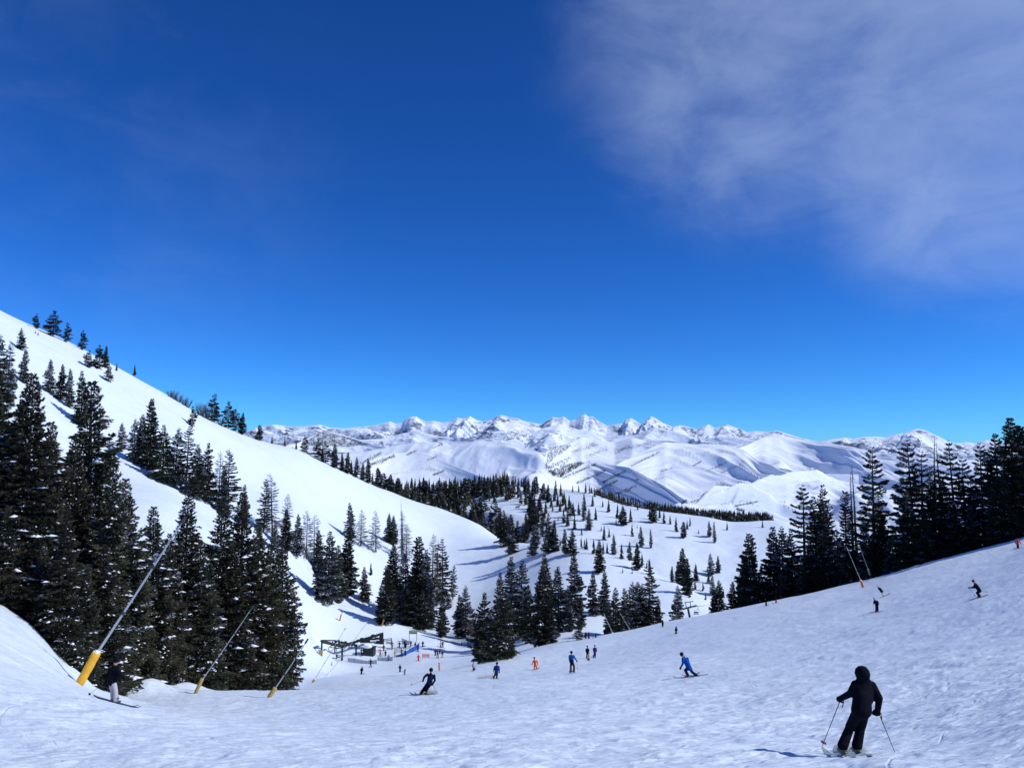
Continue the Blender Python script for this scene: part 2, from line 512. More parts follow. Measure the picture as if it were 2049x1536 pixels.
# valley floor so no gap shows between the layers
hill('valley_floor', [
    [(-600, 1400, 620), (2700, 1400, 620)],
    [(-600, 1150, 1500), (2700, 1150, 1500)],
    [(-600, 1022, 2900), (2700, 1022, 2900)],
    [(-600, 955, 5600), (2700, 955, 5600)],
    [(-600, 912, 15000), (2700, 912, 15000)],
], M_HILL, -900, 3000, ns=160, nt=80, back=2.6, backdrop=0.0)
hill('rounded_hill', [
    [(500, 1050, 1900), (700, 1040, 1900), (1000, 1020, 1900), (1180, 1010, 1950), (1260, 1020, 2000)],
    [(500, 905, 3300), (690, 899, 3300), (730, 898, 3300), (790, 886, 3350), (850, 880, 3350), (905, 890, 3300), (960, 880, 3300), (1010, 884, 3250), (1050, 893, 3150), (1080, 903, 3100), (1098, 925, 3050), (1115, 948, 3000), (1145, 962, 2950), (1180, 978, 2900), (1260, 1000, 2850)],
], M_HILL, 480, 1225, ns=340, nt=90, relief=rel_hill(72, 11, 1.6, -1.2, 41), k=0.42, smooth=(15, 9), ease=lambda f: f ** 1.15)
hill('low_spur_hill', [
    [(500, 1060, 1700), (700, 1040, 1700), (1000, 1000, 1750), (1080, 990, 1800)],
    [(500, 985, 2000), (700, 945, 2150), (745, 915, 2300), (790, 903, 2400), (850, 902, 2400), (900, 925, 2300), (960, 950, 2150), (1080, 985, 1900)],
], M_HILL, 480, 1078, ns=220, nt=60, relief=rel_hill(20,9, 1.5, -1.0, 47), k=0.42, smooth=(15, 15))
hill('streaked_hill', [
    [(1090, 1000, 1900), (1200, 1015, 1900), (1300, 1035, 1900), (1390, 1035, 1900)],
    [(1090, 975, 2300), (1105, 955, 2550), (1140, 935, 2750), (1180, 919, 2850), (1230, 930, 2750), (1260, 935, 2600), (1290, 950, 2450), (1330, 972, 2250), (1360, 992, 2100), (1390, 1012, 1980)],
], M_HILL, 1092, 1388, ns=220, nt=90, relief=rel_hill(34, 17, 1.2, 5.0, 53), k=0.42, smooth=(9, 9))
hill('forested_spur_hill', [
    [(1080, 985, 2500), (1200, 985, 2500), (1400, 1010, 2500), (1450, 1020, 2500)],
    [(1080, 925, 3300), (1096, 898, 3650), (1140, 885, 3900), (1163, 872, 4000), (1185, 876, 4000), (1230, 884, 4000), (1265, 874, 4000), (1290, 880, 4000), (1330, 881, 3950), (1390, 888, 3700), (1450, 920, 3300)],
], M_HILL, 1082, 1448, ns=260, nt=90, relief=rel_hill(60, 13, 1.3, 5.5, 57), k=0.42, smooth=(9, 9))
hill('long_smooth_hill', [
    [(1200, 1030, 2100), (1350, 1035, 2100), (1450, 1030, 2150), (1600, 1030, 2200), (1720, 1020, 2300)],
    [(1200, 950, 2900), (1240, 925, 3000), (1300, 895, 3200), (1330, 882, 3300), (1380, 884, 3300), (1450, 889, 3300), (1490, 899, 3250), (1520, 922, 3100), (1560, 935, 2950), (1620, 945, 2850), (1720, 950, 2800)],
], M_HILL, 1205, 1718, ns=340, nt=90, relief=rel_hill(80, 14, 1.5, 4.2, 61), k=0.42, smooth=(11, 11))
hill('right_front_hill', [
    [(1330, 1045, 1750), (1500, 1050, 1700), (1700, 1100, 1600), (2500, 1150, 1600)],
    [(1330, 1020, 1900), (1380, 990, 2050), (1420, 966, 2150), (1480, 948, 2250), (1540, 935, 2350), (1590, 931, 2400), (1640, 924, 2500), (1700, 940, 2500), (1800, 968, 2400), (2000, 985, 2300), (2500, 1000, 2300)],
], M_HILL, 1335, 2450, ns=460, nt=90, relief=rel_hill(125, 12, 1.4, 3.4, 67, .38), k=0.42, smooth=(15, 11))
hill('right_back_hill', [
    [(1440, 1010, 2600), (1700, 1000, 2600), (2500, 1000, 2600)],
    [(1440, 920, 3800), (1470, 896, 4100), (1500, 888, 4300), (1530, 873, 4500), (1560, 869, 4500), (1600, 879, 4500), (1650, 886, 4400), (1700, 894, 4200), (1760, 908, 4000), (1850, 915, 3900), (1950, 920, 3800), (2049, 925, 3800), (2500, 930, 3700)],
], M_HILL, 1445, 2450, ns=400, nt=90, relief=rel_hill(95, 12, 1.5, 2.6, 71), k=0.42, smooth=(9, 9))
# distant ranges
def rel_peak(amp, fs, ft, skew, seed, crest=0.25):
    def f(x, y, T, S):
        w = 0.5 * fbm(S * 14, T * 3, seed + 5, 4)
        r = ridged(S * fs + T * skew + w, T * ft + w, seed, 5, 0.48)
        r2 = ridged(S * fs * 2.9 - T * skew * 1.6 + w, T * ft * 2.2, seed + 3, 5, 0.55)
        m_ = np.where(T <= 1, crest + (1 - crest) * np.sin(np.clip(T, 0, 1) * math.pi) ** 0.55, crest)
        r3 = ridged(S * fs * 6.5 + w * 2, T * ft * 5 + w, seed + 13, 4, 0.6)
        return amp * m_ * (r - 0.7 + 0.30 * (r2 - .7) + .05 * (r3 - .7))
    return f
hill('dark_timbered_hill', [
    [(480, 905, 5600), (800, 905, 5600)],
    [(480, 900, 6300), (590, 889, 6500), (610, 879, 6600), (635, 866, 6700), (650, 862, 6700), (680, 867, 6700), (715, 878, 6600), (745, 888, 6500), (800, 899, 6300)],
], M_PEAK2, 490, 800, ns=200, nt=60, relief=rel_peak(40, 12, 1.4, -2, 83, .1), k=0.5, smooth=(7, 5))
hill('middle_mountains', [
    [(480, 910, 5200), (2600, 910, 5200)],
    [(480, 905, 6800), (600, 884, 7200), (700, 880, 7400), (760, 877, 7400), (800, 866, 7600), (835, 858, 7600), (870, 868, 7400), (905, 872, 7400), (940, 872, 7300), (985, 862, 7300), (1010, 860, 7300), (1060, 868, 7300), (1080, 858, 7500), (1120, 846, 7700), (1150, 856, 7600), (1190, 862, 7500), (1220, 870, 7500), (1270, 868, 7500), (1310, 852, 7600), (1350, 862, 7500), (1390, 875, 7400), (1440, 872, 7400), (1500, 874, 7300), (1560, 876, 7300), (1640, 896, 7000), (1700, 905, 7000), (2600, 915, 7000)],
], M_PEAK2, 490, 2450, ns=900, nt=90, relief=rel_peak(150, 12, 1.4, 2.0, 87, .12), k=0.55, shear=0.05, spur=1.2, smooth=(9, 3))
SKY1 = """470 872;520 853;550 849;580 853;612 852;640 849;660 855;690 857;715 853;740 851;760 847;780 842;792 847;805 845;812 838;822 833;833 832;841 838;852 843;868 841;885 845;900 843;915 835;926 837;941 832;952 839;966 843;985 838;996 831;1004 829;1018 834;1034 836;1050 842;1065 845;1084 848;1096 839;1106 833;1118 835;1128 832;1140 841;1152 838;1163 830;1170 827;1178 833;1186 832;1197 841;1215 851;1232 848;1246 846;1252 839;1262 835;1272 841;1284 850;1292 840;1303 832;1313 837;1325 845;1345 854;1360 850;1376 853;1395 859;1405 853;1418 848;1430 856;1442 853;1455 848;1466 853;1480 857;1493 864;1512 861;1535 864;1552 860;1575 866;1600 874;1650 886;1700 893;2600 900"""
c1 = [(float(a), float(b), 9800) for a, b in (q.split() for q in SKY1.split(';'))]
hill('distant_peaks', [[(470, 905, 7600), (2600, 915, 7600)], c1], M_PEAK, 480, 2300, ns=1500, nt=130, relief=rel_peak(230, 12, 1.1, 2.2, 91, .05), k=0.6, shear=0.035, spur=1.5, smooth=(3, 0))
SKY2 = """1560 905;1620 887;1650 881;1690 874;1705 877;1725 873;1750 872;1770 874;1792 868;1806 866;1822 860;1834 857;1846 858;1860 864;1878 872;1895 881;1912 886;1935 883;1950 886;1972 880;1992 878;2010 884;2049 890;2200 880;2350 872;2600 890"""
c2 = [(float(a), float(b), 8600) for a, b in (q.split() for q in SKY2.split(';'))]
hill('timbered_range', [[(1560, 930, 5200), (2600, 935, 5200)], c2], M_PEAK, 1570, 2500, ns=700, nt=80, relief=rel_peak(190, 11, 1.4, 3.0, 97, .08), k=0.5, shear=0.05, spur=1.5, smooth=(3, 0))

# ------------------------------------------------------------------ ray casting on the ground
def bvh_of(V, F):
    return BVHTree.FromPolygons([tuple(v) for v in V], [tuple(f) for f in F])
def thin(s0, s1, ns, Ys):
    s = np.linspace(s0, s1, ns); S, YY = np.meshgrid(s, Ys, indexing='ij')
    return np.stack([S * YY, YY, near_z(S, YY)], -1).reshape(-1, 3), grid_faces(ns, len(Ys))
tv, tf = thin(-1.15, 1.15, 460, np.r_[near_rows[::5], far_rows[1::2]])
BV_NEAR = bvh_of(tv, tf)
BV_MID = bvh_of(V3, F3)
def zat(x, y, bv=None):
    """ground height under a point"""
    if bv is None:
        if y < 545 and abs(x / y) < 1.14: return float(near_z(np.array([x / y]), np.array([y]))[0])
        bv = BV_MID
    h = bv.ray_cast(Vector((x, y, 4000)), Vector((0, 0, -1)))
    return h[0].z if h[0] is not None else None
def hit(px, py):
    d = ray(px, py).normalized()
    best = None
    for bv in (BV_NEAR, BV_MID):
        h = bv.ray_cast(Vector((0, 0, 0)), d)
        if h[0] is not None and (best is None or h[3] < best[1]): best = (h[0], h[3])
    return best[0] if best else None
# ------------------------------------------------------------------ conifers
def needle_mat(name, c1, c2, snow=0.0, seed=0.0):
    m_ = new_mat(name, c1, 0.75)
    t = NT(m_)
    t.b.inputs['Specular IOR Level'].default_value = 0.15
    g = t.new('ShaderNodeNewGeometry')
    oi = t.new('ShaderNodeObjectInfo')
    nz = t.noise(g.outputs['Position'], 0.9, 3, 0.6)
    c = t.mix(t.mr(nz, 0.35, 0.65), (*c1, 1), (*c2, 1))
    hs = t.new('ShaderNodeHueSaturation')
    t.put(t.math('ADD', t.math('MULTIPLY', oi.outputs['Random'], 0.7), 0.65), hs.inputs['Value'])
    t.put(t.math('ADD', t.math('MULTIPLY', oi.outputs['Random'], 0.05), 0.475), hs.inputs['Hue'])
    t.l.new(c, hs.inputs['Color'])
    t.l.new(hs.outputs[0], t.b.inputs['Base Color'])
    return m_
M_NEEDLE = needle_mat('conifer_needles', (0.017, 0.027, 0.020), (0.040, 0.045, 0.028))
M_NEEDLE_N = needle_mat('near_conifer_needles', (0.017, 0.027, 0.018), (0.042, 0.046, 0.028))
M_NEEDLE_NB = needle_mat('near_brownish_needles', (0.028, 0.027, 0.019), (0.056, 0.049, 0.033))
M_NEEDLE_B = needle_mat('brownish_conifer_needles', (0.030, 0.029, 0.021), (0.054, 0.048, 0.033))
M_RIME = needle_mat('rimed_needles', (0.16, 0.19, 0.25), (0.34, 0.38, 0.46))
M_BARK = new_mat('dark_bark', (0.035, 0.027, 0.022), 0.9)
M_DEAD = new_mat('weathered_grey_wood', (0.075, 0.062, 0.058), 0.9)
M_BOUGH_SNOW = new_mat('snow_on_boughs', (0.80, 0.84, 0.92), 0.6)

def tube_arrays(p0, p1, r0, r1, k=5):
    p0 = np.asarray(p0, float); p1 = np.asarray(p1, float)
    d = p1 - p0; L = np.linalg.norm(d); d = d / max(L, 1e-9)
    a = np.cross(d, [0, 0, 1.0]) if abs(d[2]) < .95 else np.cross(d, [1.0, 0, 0])
    a /= np.linalg.norm(a); b = np.cross(d, a)
    an = np.arange(k) * 2 * math.pi / k
    ring = np.outer(np.cos(an), a) + np.outer(np.sin(an), b)
    v = np.r_[p0 + ring * r0, p1 + ring * r1]
    f = [(i, (i + 1) % k, k + (i + 1) % k, k + i) for i in range(k)]
    return v, f

class Acc:
    def __init__(s): s.v = []; s.f = []; s.m = []; s.n = 0
    def add(s, v, f, m=0):
        v = np.asarray(v, float)
        s.v.append(v); s.f.extend([tuple(i + s.n for i in q) for q in f]); s.m.extend([m] * len(f)); s.n += len(v)
    def tube(s, p0, p1, r0, r1=None, k=6, m=0, cap=True):
        v, f = tube_arrays(p0, p1, r0, r1 if r1 is not None else r0, k)
        if cap: f = f + [tuple(range(k - 1, -1, -1)), tuple(range(k, 2 * k))]
        s.add(v, f, m)
    def path(s, pts, radii, k=5, m=0):
        for i in range(len(pts) - 1):
            s.tube(pts[i], pts[i + 1], radii[i], radii[i + 1], k, m, cap=(i == len(pts) - 2))
    def box(s, c, size, rot=None, m=0):
        x, y, z = [q / 2 for q in size]
        v = np.array([(a, b, d) for a in (-x, x) for b in (-y, y) for d in (-z, z)])
        if rot is not None: v = v @ np.asarray(rot).T
        s.add(v + np.asarray(c, float), [(0, 1, 3, 2), (4, 6, 7, 5), (0, 4, 5, 1), (2, 3, 7, 6), (0, 2, 6, 4), (1, 5, 7, 3)], m)
    def mesh(s, name, mats, smooth=False):
        return mesh_data(name, np.concatenate(s.v), s.f, mats, s.m, smooth)

def conifer(seed, H=14.0, ratio=.2, n_spray=16000, spray=.34, sw=.10, whorls=38, power=.85, first=.06, droop=.25,
            rime=0.0, gap=0.0, tiers=0.0, mats=(None, None), snowclumps=0, top_taper=1.0, bare=0.0, twist=0.0):
    """one conifer H metres tall: returns mesh data for trunk, crown, snow"""
    r = np.random.default_rng(seed)
    Rm = H * ratio
    # boughs
    nb = int(whorls * 6)
    h = first + (1 - first) * (np.arange(nb) + r.random(nb)) / nb
    h = np.clip(h, first, .985)
    # whorled: snap heights loosely to tiers
    if tiers > 0:
        hs = np.round(h * whorls) / whorls
        h = h * (1 - tiers) + hs * tiers
    az = np.arange(nb) * 2.39996 + r.random(nb) * .9
    rel = (1 - h) / (1 - first)
    prof = np.clip(rel, 0, 1) ** power
    # fullest a little above the skirt
    prof *= np.clip(.62 + 2.6 * (h - first), 0, 1)
    lean = 1 + twist * np.cos(az - 1.0)
    L = Rm * prof * (0.55 + 0.72 * r.random(nb)) * lean + .10 * H * .08
    # random missing boughs make gaps
    keep = r.random(nb) > gap
    big = np.sin(az * 1.0 + h * 9 + r.random() * 6) + r.normal(0, .5, nb)
    L = L * np.clip(1 + .17 * big, .35, 1.5)
    h, az, L, rel = h[keep], az[keep], L[keep], rel[keep]
    nb = len(h)
    pitch = np.interp(rel, [0, .25, 1], [.85, .28, -droop]) + r.normal(0, .10, nb)
    # sprays distributed in proportion to bough area
    w = L ** 1.6 + .02
    bi = r.choice(nb, n_spray, p=w / w.sum())
    t = (.14 + .86 * r.random(n_spray) ** .72)
    Lb = L[bi]
    zc = h[bi] * H
    dist = t * Lb
    lift = np.sin(pitch[bi]) * dist - .05 * droop * dist ** 2 / np.maximum(Lb, .1) + .10 * t ** 3 * Lb
    halfw = (.30 * Lb) * (np.sin(np.clip(t, 0, 1) * 2.6) + .18)
    side = (r.random(n_spray) * 2 - 1)
    off = side * halfw
    a = az[bi]
    ca, sa = np.cos(a), np.sin(a)
    px = ca * dist - sa * off; py = sa * dist + ca * off
    pz = zc + lift - np.abs(side) * .10 * Lb - r.random(n_spray) * .05 * Lb + r.normal(0, .03, n_spray)
    base = np.stack([px, py, pz], 1)
    # direction of the spray: outward and sideways along the twig, drooping
    da = a + side * .9 + r.normal(0, .35, n_spray)
    dz = np.interp(rel[bi], [0, .3, 1], [.5, .05, -.28]) + r.normal(0, .28, n_spray)
    d = np.stack([np.cos(da), np.sin(da), dz], 1); d /= np.linalg.norm(d, axis=1)[:, None]
    q = r.normal(0, 1, (n_spray, 3)); q[:, 2] *= .5
    s_ = np.cross(d, q); s_ /= np.linalg.norm(s_, axis=1)[:, None]
    ll = spray * (.6 + .8 * r.random(n_spray)) * (0.55 + .45 * np.clip(Lb / (Rm * .5), 0, 1))
    ww = sw * (.6 + .8 * r.random(n_spray))
    p0 = base - d * ll[:, None] * .35
    v0 = p0 - s_ * ww[:, None] * .25
    v1 = p0 + d * ll[:, None] * .45 - s_ * ww[:, None]
    v2 = p0 + d * ll[:, None]
    v3 = p0 + d * ll[:, None] * .45 + s_ * ww[:, None]
    V = np.stack([v0, v1, v2, v3], 1).reshape(-1, 3)
    F = np.arange(n_spray * 4).reshape(-1, 4)
    # rime / snow caught on patches of upward-facing sprays
    pn = vnoise(a * 2.2 + 7, h[bi] * whorls * .7, seed) + .35 * (r.random(n_spray) - .5)
    mi = np.zeros(n_spray, int)
    if rime > 0:
        thr = np.quantile(pn, 1 - rime)
        mi[pn > thr] = 1
    mi[r.random(n_spray) < bare] = 2
    crown = mesh_data('crown', V, F, [mats[0], M_RIME, mats[1]], mi)
    tr = Acc()
    zs = np.linspace(-.6, H * .985, 9)
    wob = np.cumsum(r.normal(0, .006 * H, (9, 2)), 0) * .35; wob[0] = 0
    rad = .016 * H * (1 - np.clip(zs / H, 0, 1)) ** .8 + .012
    pts = [(wob[i, 0] * 0, wob[i, 1] * 0, zs[i]) for i in range(9)]
    tr.path(pts, rad, 7)
    # limbs, each a thin drooping rod
    for i in range(0, nb, 2 if n_spray > 9000 else 5):
        e = np.array([math.cos(az[i]) * L[i] * .8, math.sin(az[i]) * L[i] * .8, h[i] * H + math.sin(pitch[i]) * L[i] * .8 - .03 * droop * L[i]])
        v, f = tube_arrays((0, 0, h[i] * H), e, .006 * L[i] + .018, .008, 3)
        tr.add(v, f)
    trunk = tr.mesh('trunk', [M_BARK])
    snow = None
    if snowclumps:
        # small pillows of snow lying on the boughs
        sv, sf = [], []
        ns_ = snowclumps
        wc = w * np.clip(.1 + 3.2 * vnoise(az * 1.5, h * 12, seed + 9), .02, 2); bi2 = r.choice(nb, ns_, p=wc / wc.sum())
        t2 = .25 + .72 * r.random(ns_)
        Lb = L[bi2]; d2 = t2 * Lb
        off = (r.random(ns_) * 2 - 1) * .26 * Lb
        ca, sa = np.cos(az[bi2]), np.sin(az[bi2])
        cx = ca * d2 - sa * off; cy = sa * d2 + ca * off
        cz = h[bi2] * H + np.sin(pitch[bi2]) * d2 + .05 * Lb * t2
        size = .025 + .15 * r.random(ns_) ** 3.2
        ang = az[bi2] + r.normal(0, .5, ns_)
        for i in range(ns_):
            S_ = size[i] * (1.0 + .5 * Lb[i] / Rm); c_, s2 = math.cos(ang[i]), math.sin(ang[i])
            k = 5
            ring = [((math.cos(u) * S_ * 2.1) * c_ - math.sin(u) * S_ * .8 * s2, (math.cos(u) * S_ * 2.1) * s2 + math.sin(u) * S_ * .8 * c_, -.25 * S_ * r.random()) for u in np.arange(k) * 2 * math.pi / k]
            vv = ring + [(0, 0, S_ * .55), (0, 0, -S_ * .3)]
            n0 = len(sv)
            sv.extend([(cx[i] + x, cy[i] + y, cz[i] + z) for x, y, z in vv])
            for j in range(k):
                sf.append((n0 + j, n0 + (j + 1) % k, n0 + k)); sf.append((n0 + (j + 1) % k, n0 + j, n0 + k + 1))
        snow = mesh_data('snow', sv, np.array(sf), [M_BOUGH_SNOW], smooth=True)
    return dict(H=H, trunk=trunk, crown=crown, snow=snow)

def dead_conifer(seed, H=14.0, ratio=.13, nb=150, stems=1, upper=True, rimeb=0.0):
    r = np.random.default_rng(seed)
    tr = Acc(); br = Acc()
    for k in range(stems):
        ox = (k - (stems - 1) / 2) * .9
        hh = H * (1 - .07 * k)
        pts = [(ox * (1 - .2 * j / 6) + r.normal(0, .03), r.normal(0, .03), -.5 + (hh + .5) * j / 6) for j in range(7)]
        tr.path(pts, [.018 * H * (1 - j / 6.2) + .012 for j in range(7)], 6)
        for i in range(nb // stems):
            h = .12 + .85 * r.random()
            z = h * hh; a = r.random() * 6.28
            L = H * ratio * (1 - h) ** .6 * (.35 + .8 * r.random()) + .12
            x0 = ox
            p1 = np.array([x0 + math.cos(a) * L * .6, math.sin(a) * L * .6, z - L * .10])
            p2 = np.array([x0 + math.cos(a + .2) * L, math.sin(a + .2) * L, z - L * (.25 - .5 * h * r.random())])
            br.path([(x0, 0, z), p1, p2], [.045, .034, .014], 3, m=1 if r.random() < rimeb else 0)
            for q in range(3):
                tt = .35 + .6 * r.random(); b0 = p1 * (1 - tt) + p2 * tt
                aa = a + (1 if q % 2 else -1) * (.6 + .5 * r.random())
                e = b0 + np.array([math.cos(aa), math.sin(aa), -.15 + .3 * r.random()]) * L * .35
                br.tube(b0, e, .026, .012, 3, m=1 if r.random() < rimeb else 0, cap=False)
    return dict(H=H, trunk=tr.mesh('trunk', [M_DEAD]), crown=br.mesh('branches', [M_DEAD, M_RIME]), snow=None, dead=True)

def bare_shrub(seed, H=2.4, n=46, spread=1.3, mat=None):
    r = np.random.default_rng(seed); a_ = Acc()
    for i in range(n):
        a = r.random() * 6.28; L = H * (.55 + .5 * r.random()); o = spread * r.random() ** .6 * .5
        p0 = np.array([math.cos(a) * o * .5, math.sin(a) * o * .5, -.1])
        p1 = p0 + np.array([math.cos(a) * spread * .3, math.sin(a) * spread * .3, L * .55])
        p2 = p1 + np.array([math.cos(a + r.normal(0, .5)) * spread * .3, math.sin(a) * spread * .3, L * .45])
        a_.path([p0, p1, p2], [.035, .022, .01], 3)
        for q in range(4):
            tt = r.random(); b0 = p1 * (1 - tt) + p2 * tt
            e = b0 + np.array([r.normal(0, .22), r.normal(0, .22), .15 + .25 * r.random()]) * H * .4
            a_.tube(b0, e, .014, .006, 3, cap=False)
    return a_.mesh('twigs', [mat])

GM = (M_NEEDLE, M_NEEDLE_B)
BM = (M_NEEDLE_B, M_NEEDLE)
NG = (M_NEEDLE_N, M_NEEDLE_NB)
NB = (M_NEEDLE_NB, M_NEEDLE_N)
K = {}
# near trees: fine sprays, snow lying on the boughs
K['near'] = [conifer(101, 16, .185, 40000, .27, .052, 62, .92, .05, .42, rime=.035, mats=NG, snowclumps=480, bare=.3, tiers=.1),
             conifer(102, 16, .165, 38000, .27, .052, 66, .86, .04, .34, rime=.045, mats=NB, snowclumps=620, bare=.4, tiers=.1),
             conifer(103, 16, .21, 42000, .27, .052, 56, .98, .03, .50, rime=.03, mats=NG, snowclumps=700, bare=.25, tiers=.2)]
# dense dark firs without much snow
K['near'] += [conifer(104, 16, .15, 36000, .27, .052, 70, .80, .04, .5, rime=.04, mats=NB, snowclumps=450, bare=.3, tiers=.1, gap=.06, twist=.12)]
K['g'] = [conifer(111, 15, .20, 17000, .38, .095, 34, .80, .06, .30, rime=.06, mats=GM, snowclumps=50, tiers=.5, bare=.2),
          conifer(112, 15, .175, 17000, .38, .095, 36, .75, .05, .25, rime=.08, mats=GM, snowclumps=60, tiers=.4, bare=.3),
          conifer(113, 15, .23, 18000, .38, .095, 30, .85, .07, .35, rime=.05, mats=GM, snowclumps=40, tiers=.6, gap=.1, bare=.2, twist=.15)]
# frosted, greyer firs
K['f'] = [conifer(121, 15, .18, 15000, .38, .09, 36, .80, .05, .40, rime=.34, mats=GM, snowclumps=90, tiers=.6, bare=.3),
          conifer(122, 15, .16, 14000, .38, .09, 34, .74, .05, .35, rime=.42, mats=BM, snowclumps=110, tiers=.6, gap=.08, bare=.3),
          conifer(123, 15, .20, 15000, .38, .09, 30, .85, .08, .45, rime=.30, mats=GM, snowclumps=110, tiers=.7, gap=.12)]
# open, ragged firs with daylight between the tiers
K['s'] = [conifer(131, 20, .17, 14000, .42, .08, 28, .66, .06, .30, rime=.06, mats=GM, tiers=.9, gap=.30, bare=.2),
          conifer(132, 20, .15, 12500, .42, .08, 26, .60, .10, .22, rime=.10, mats=GM, tiers=.9, gap=.35, twist=.2),
          conifer(133, 20, .19, 15500, .42, .08, 26, .72, .05, .36, rime=.05, mats=GM, tiers=.85, gap=.28, twist=-.2)]
# narrow spires
K['n'] = [conifer(141, 20, .085, 7000, .42, .10, 40, .62, .05, .45, rime=.12, mats=GM, tiers=.5, gap=.1),
          conifer(142, 20, .10, 7500, .42, .10, 38, .50, .06, .50, rime=.16, mats=GM, tiers=.5, gap=.1)]
# distant, coarser
K['far'] = [conifer(151, 12, .23, 2400, .80, .26, 16, .80, .08, .25, rime=.10, mats=GM, tiers=.5),
            conifer(152, 12, .20, 2200, .80, .24, 18, .75, .06, .25, rime=.16, mats=GM, tiers=.5),
            conifer(153, 12, .27, 2600, .80, .26, 14, .80, .10, .30, rime=.08, mats=GM, tiers=.6, gap=.15, twist=.2),
            conifer(154, 12, .21, 2200, .80, .24, 14, .70, .14, .30, rime=.22, mats=BM, tiers=.6, gap=.2, twist=-.2)]
K['w'] = [conifer(171, 12, .27, 4200, .60, .17, 16, .80, .08, .20, rime=.05, mats=GM, tiers=.7, gap=.22, twist=.2),
          conifer(172, 12, .30, 4500, .60, .17, 14, .70, .10, .25, rime=.10, mats=BM, tiers=.7, gap=.28, twist=-.2)]
K['d'] = [dead_conifer(161, 14, .13, 150), dead_conifer(162, 14, .16, 170, stems=2, rimeb=.2), dead_conifer(163, 14, .20, 200, rimeb=.35)]
K['b'] = [conifer(181, 15, .17, 5200, .55, .032, 26, .70, .08, .45, rime=.30, mats=(M_DEAD, M_NEEDLE_B), tiers=.7, gap=.2, bare=.15, twist=.25),
          conifer(182, 15, .20, 6000, .55, .032, 24, .62, .10, .55, rime=.40, mats=(M_DEAD, M_NEEDLE_B), tiers=.7, gap=.25, bare=.10, twist=-.25)]
K['dt'] = [dead_conifer(164, 20, .035, 60)]
KDESC = {'near': 'dense snow-flecked conifer', 'g': 'dark dense conifer', 'f': 'grey frosted conifer', 's': 'open ragged conifer',
         'n': 'narrow spire conifer', 'far': 'dark conifer', 'd': 'bare dead conifer', 'dt': 'thin dead snag', 'b': 'brown half-dead twiggy conifer', 'w': 'broad wind-shaped conifer'}
UP = Vector((0, 0, 1))
TREES = []
ORD = ['first', 'second', 'third', 'fourth', 'fifth', 'sixth', 'seventh', 'eighth', 'ninth', 'tenth', 'eleventh', 'twelfth', 'thirteenth',
       'fourteenth', 'fifteenth', 'sixteenth', 'seventeenth', 'eighteenth', 'nineteenth', 'twentieth']
def ordinal(i):
    if i < 20: return ORD[i]
    tens = ['twenty', 'thirty', 'forty', 'fifty', 'sixty', 'seventy', 'eighty', 'ninety']
    n_ = i + 1
    if n_ % 10 == 0: return ['twentieth', 'thirtieth', 'fortieth', 'fiftieth', 'sixtieth', 'seventieth', 'eightieth', 'ninetieth'][n_ // 10 - 2]
    return tens[n_ // 10 - 2] + '-' + ORD[n_ % 10 - 1]
def top_height(x, y, zb, px, top):
    """height that brings the tip of a tree at (x, y) up to photo row `top`"""
    s_, e_ = se(px, top)
    return float(e_) * y - zb
def add_trees(spec, place, group):
    """spec: 'px base top kind [Y]' separated by ';' ; base '.' = stands at depth Y"""
    rows = []
    for q in spec.replace('\n', ';').split(';'):
        q = q.split()
        if len(q) < 4: continue
        px, top, kind = float(q[0]), float(q[2]), q[3]
        Y = float(q[4]) if len(q) > 4 else None
        if Y is not None and place.startswith('beside the left edge'):
            eY = float(np.interp(px, [-60, 0, 75, 112, 160, 250, 390, 440, 540, 627], [42, 43, 44, 42, 40, 53, 72, 88, 105, 125]))
            Y = max(Y, eY + (1.2 if top > 1000 else 3.0))
        if Y is None:
            p = hit(px, float(q[1]))
            if p is None: print('MISS', q); continue
            x, y, z = p
        else:
            y = Y; x = float(se(px, 1000)[0]) * Y; z = zat(x, y)
            if z is None: print('MISSZ', q); continue
        H = top_height(x, y, z, px, top)
        if H < .6: print('LOW', q, H); continue
        rows.append([px, x, y, z, H, kind, H / y * FPX])
    rows.sort(key=lambda a: a[0])
    n_ = len(rows)
    hi = max(range(n_), key=lambda i: rows[i][4])
    for i, r_ in enumerate(rows):
        TREES.append(dict(px=r_[0], loc=(r_[1], r_[2], r_[3]), H=r_[4], kind=r_[5], pix=r_[6], i=i, n=n_, place=place, group=group, tall=(i == hi)))

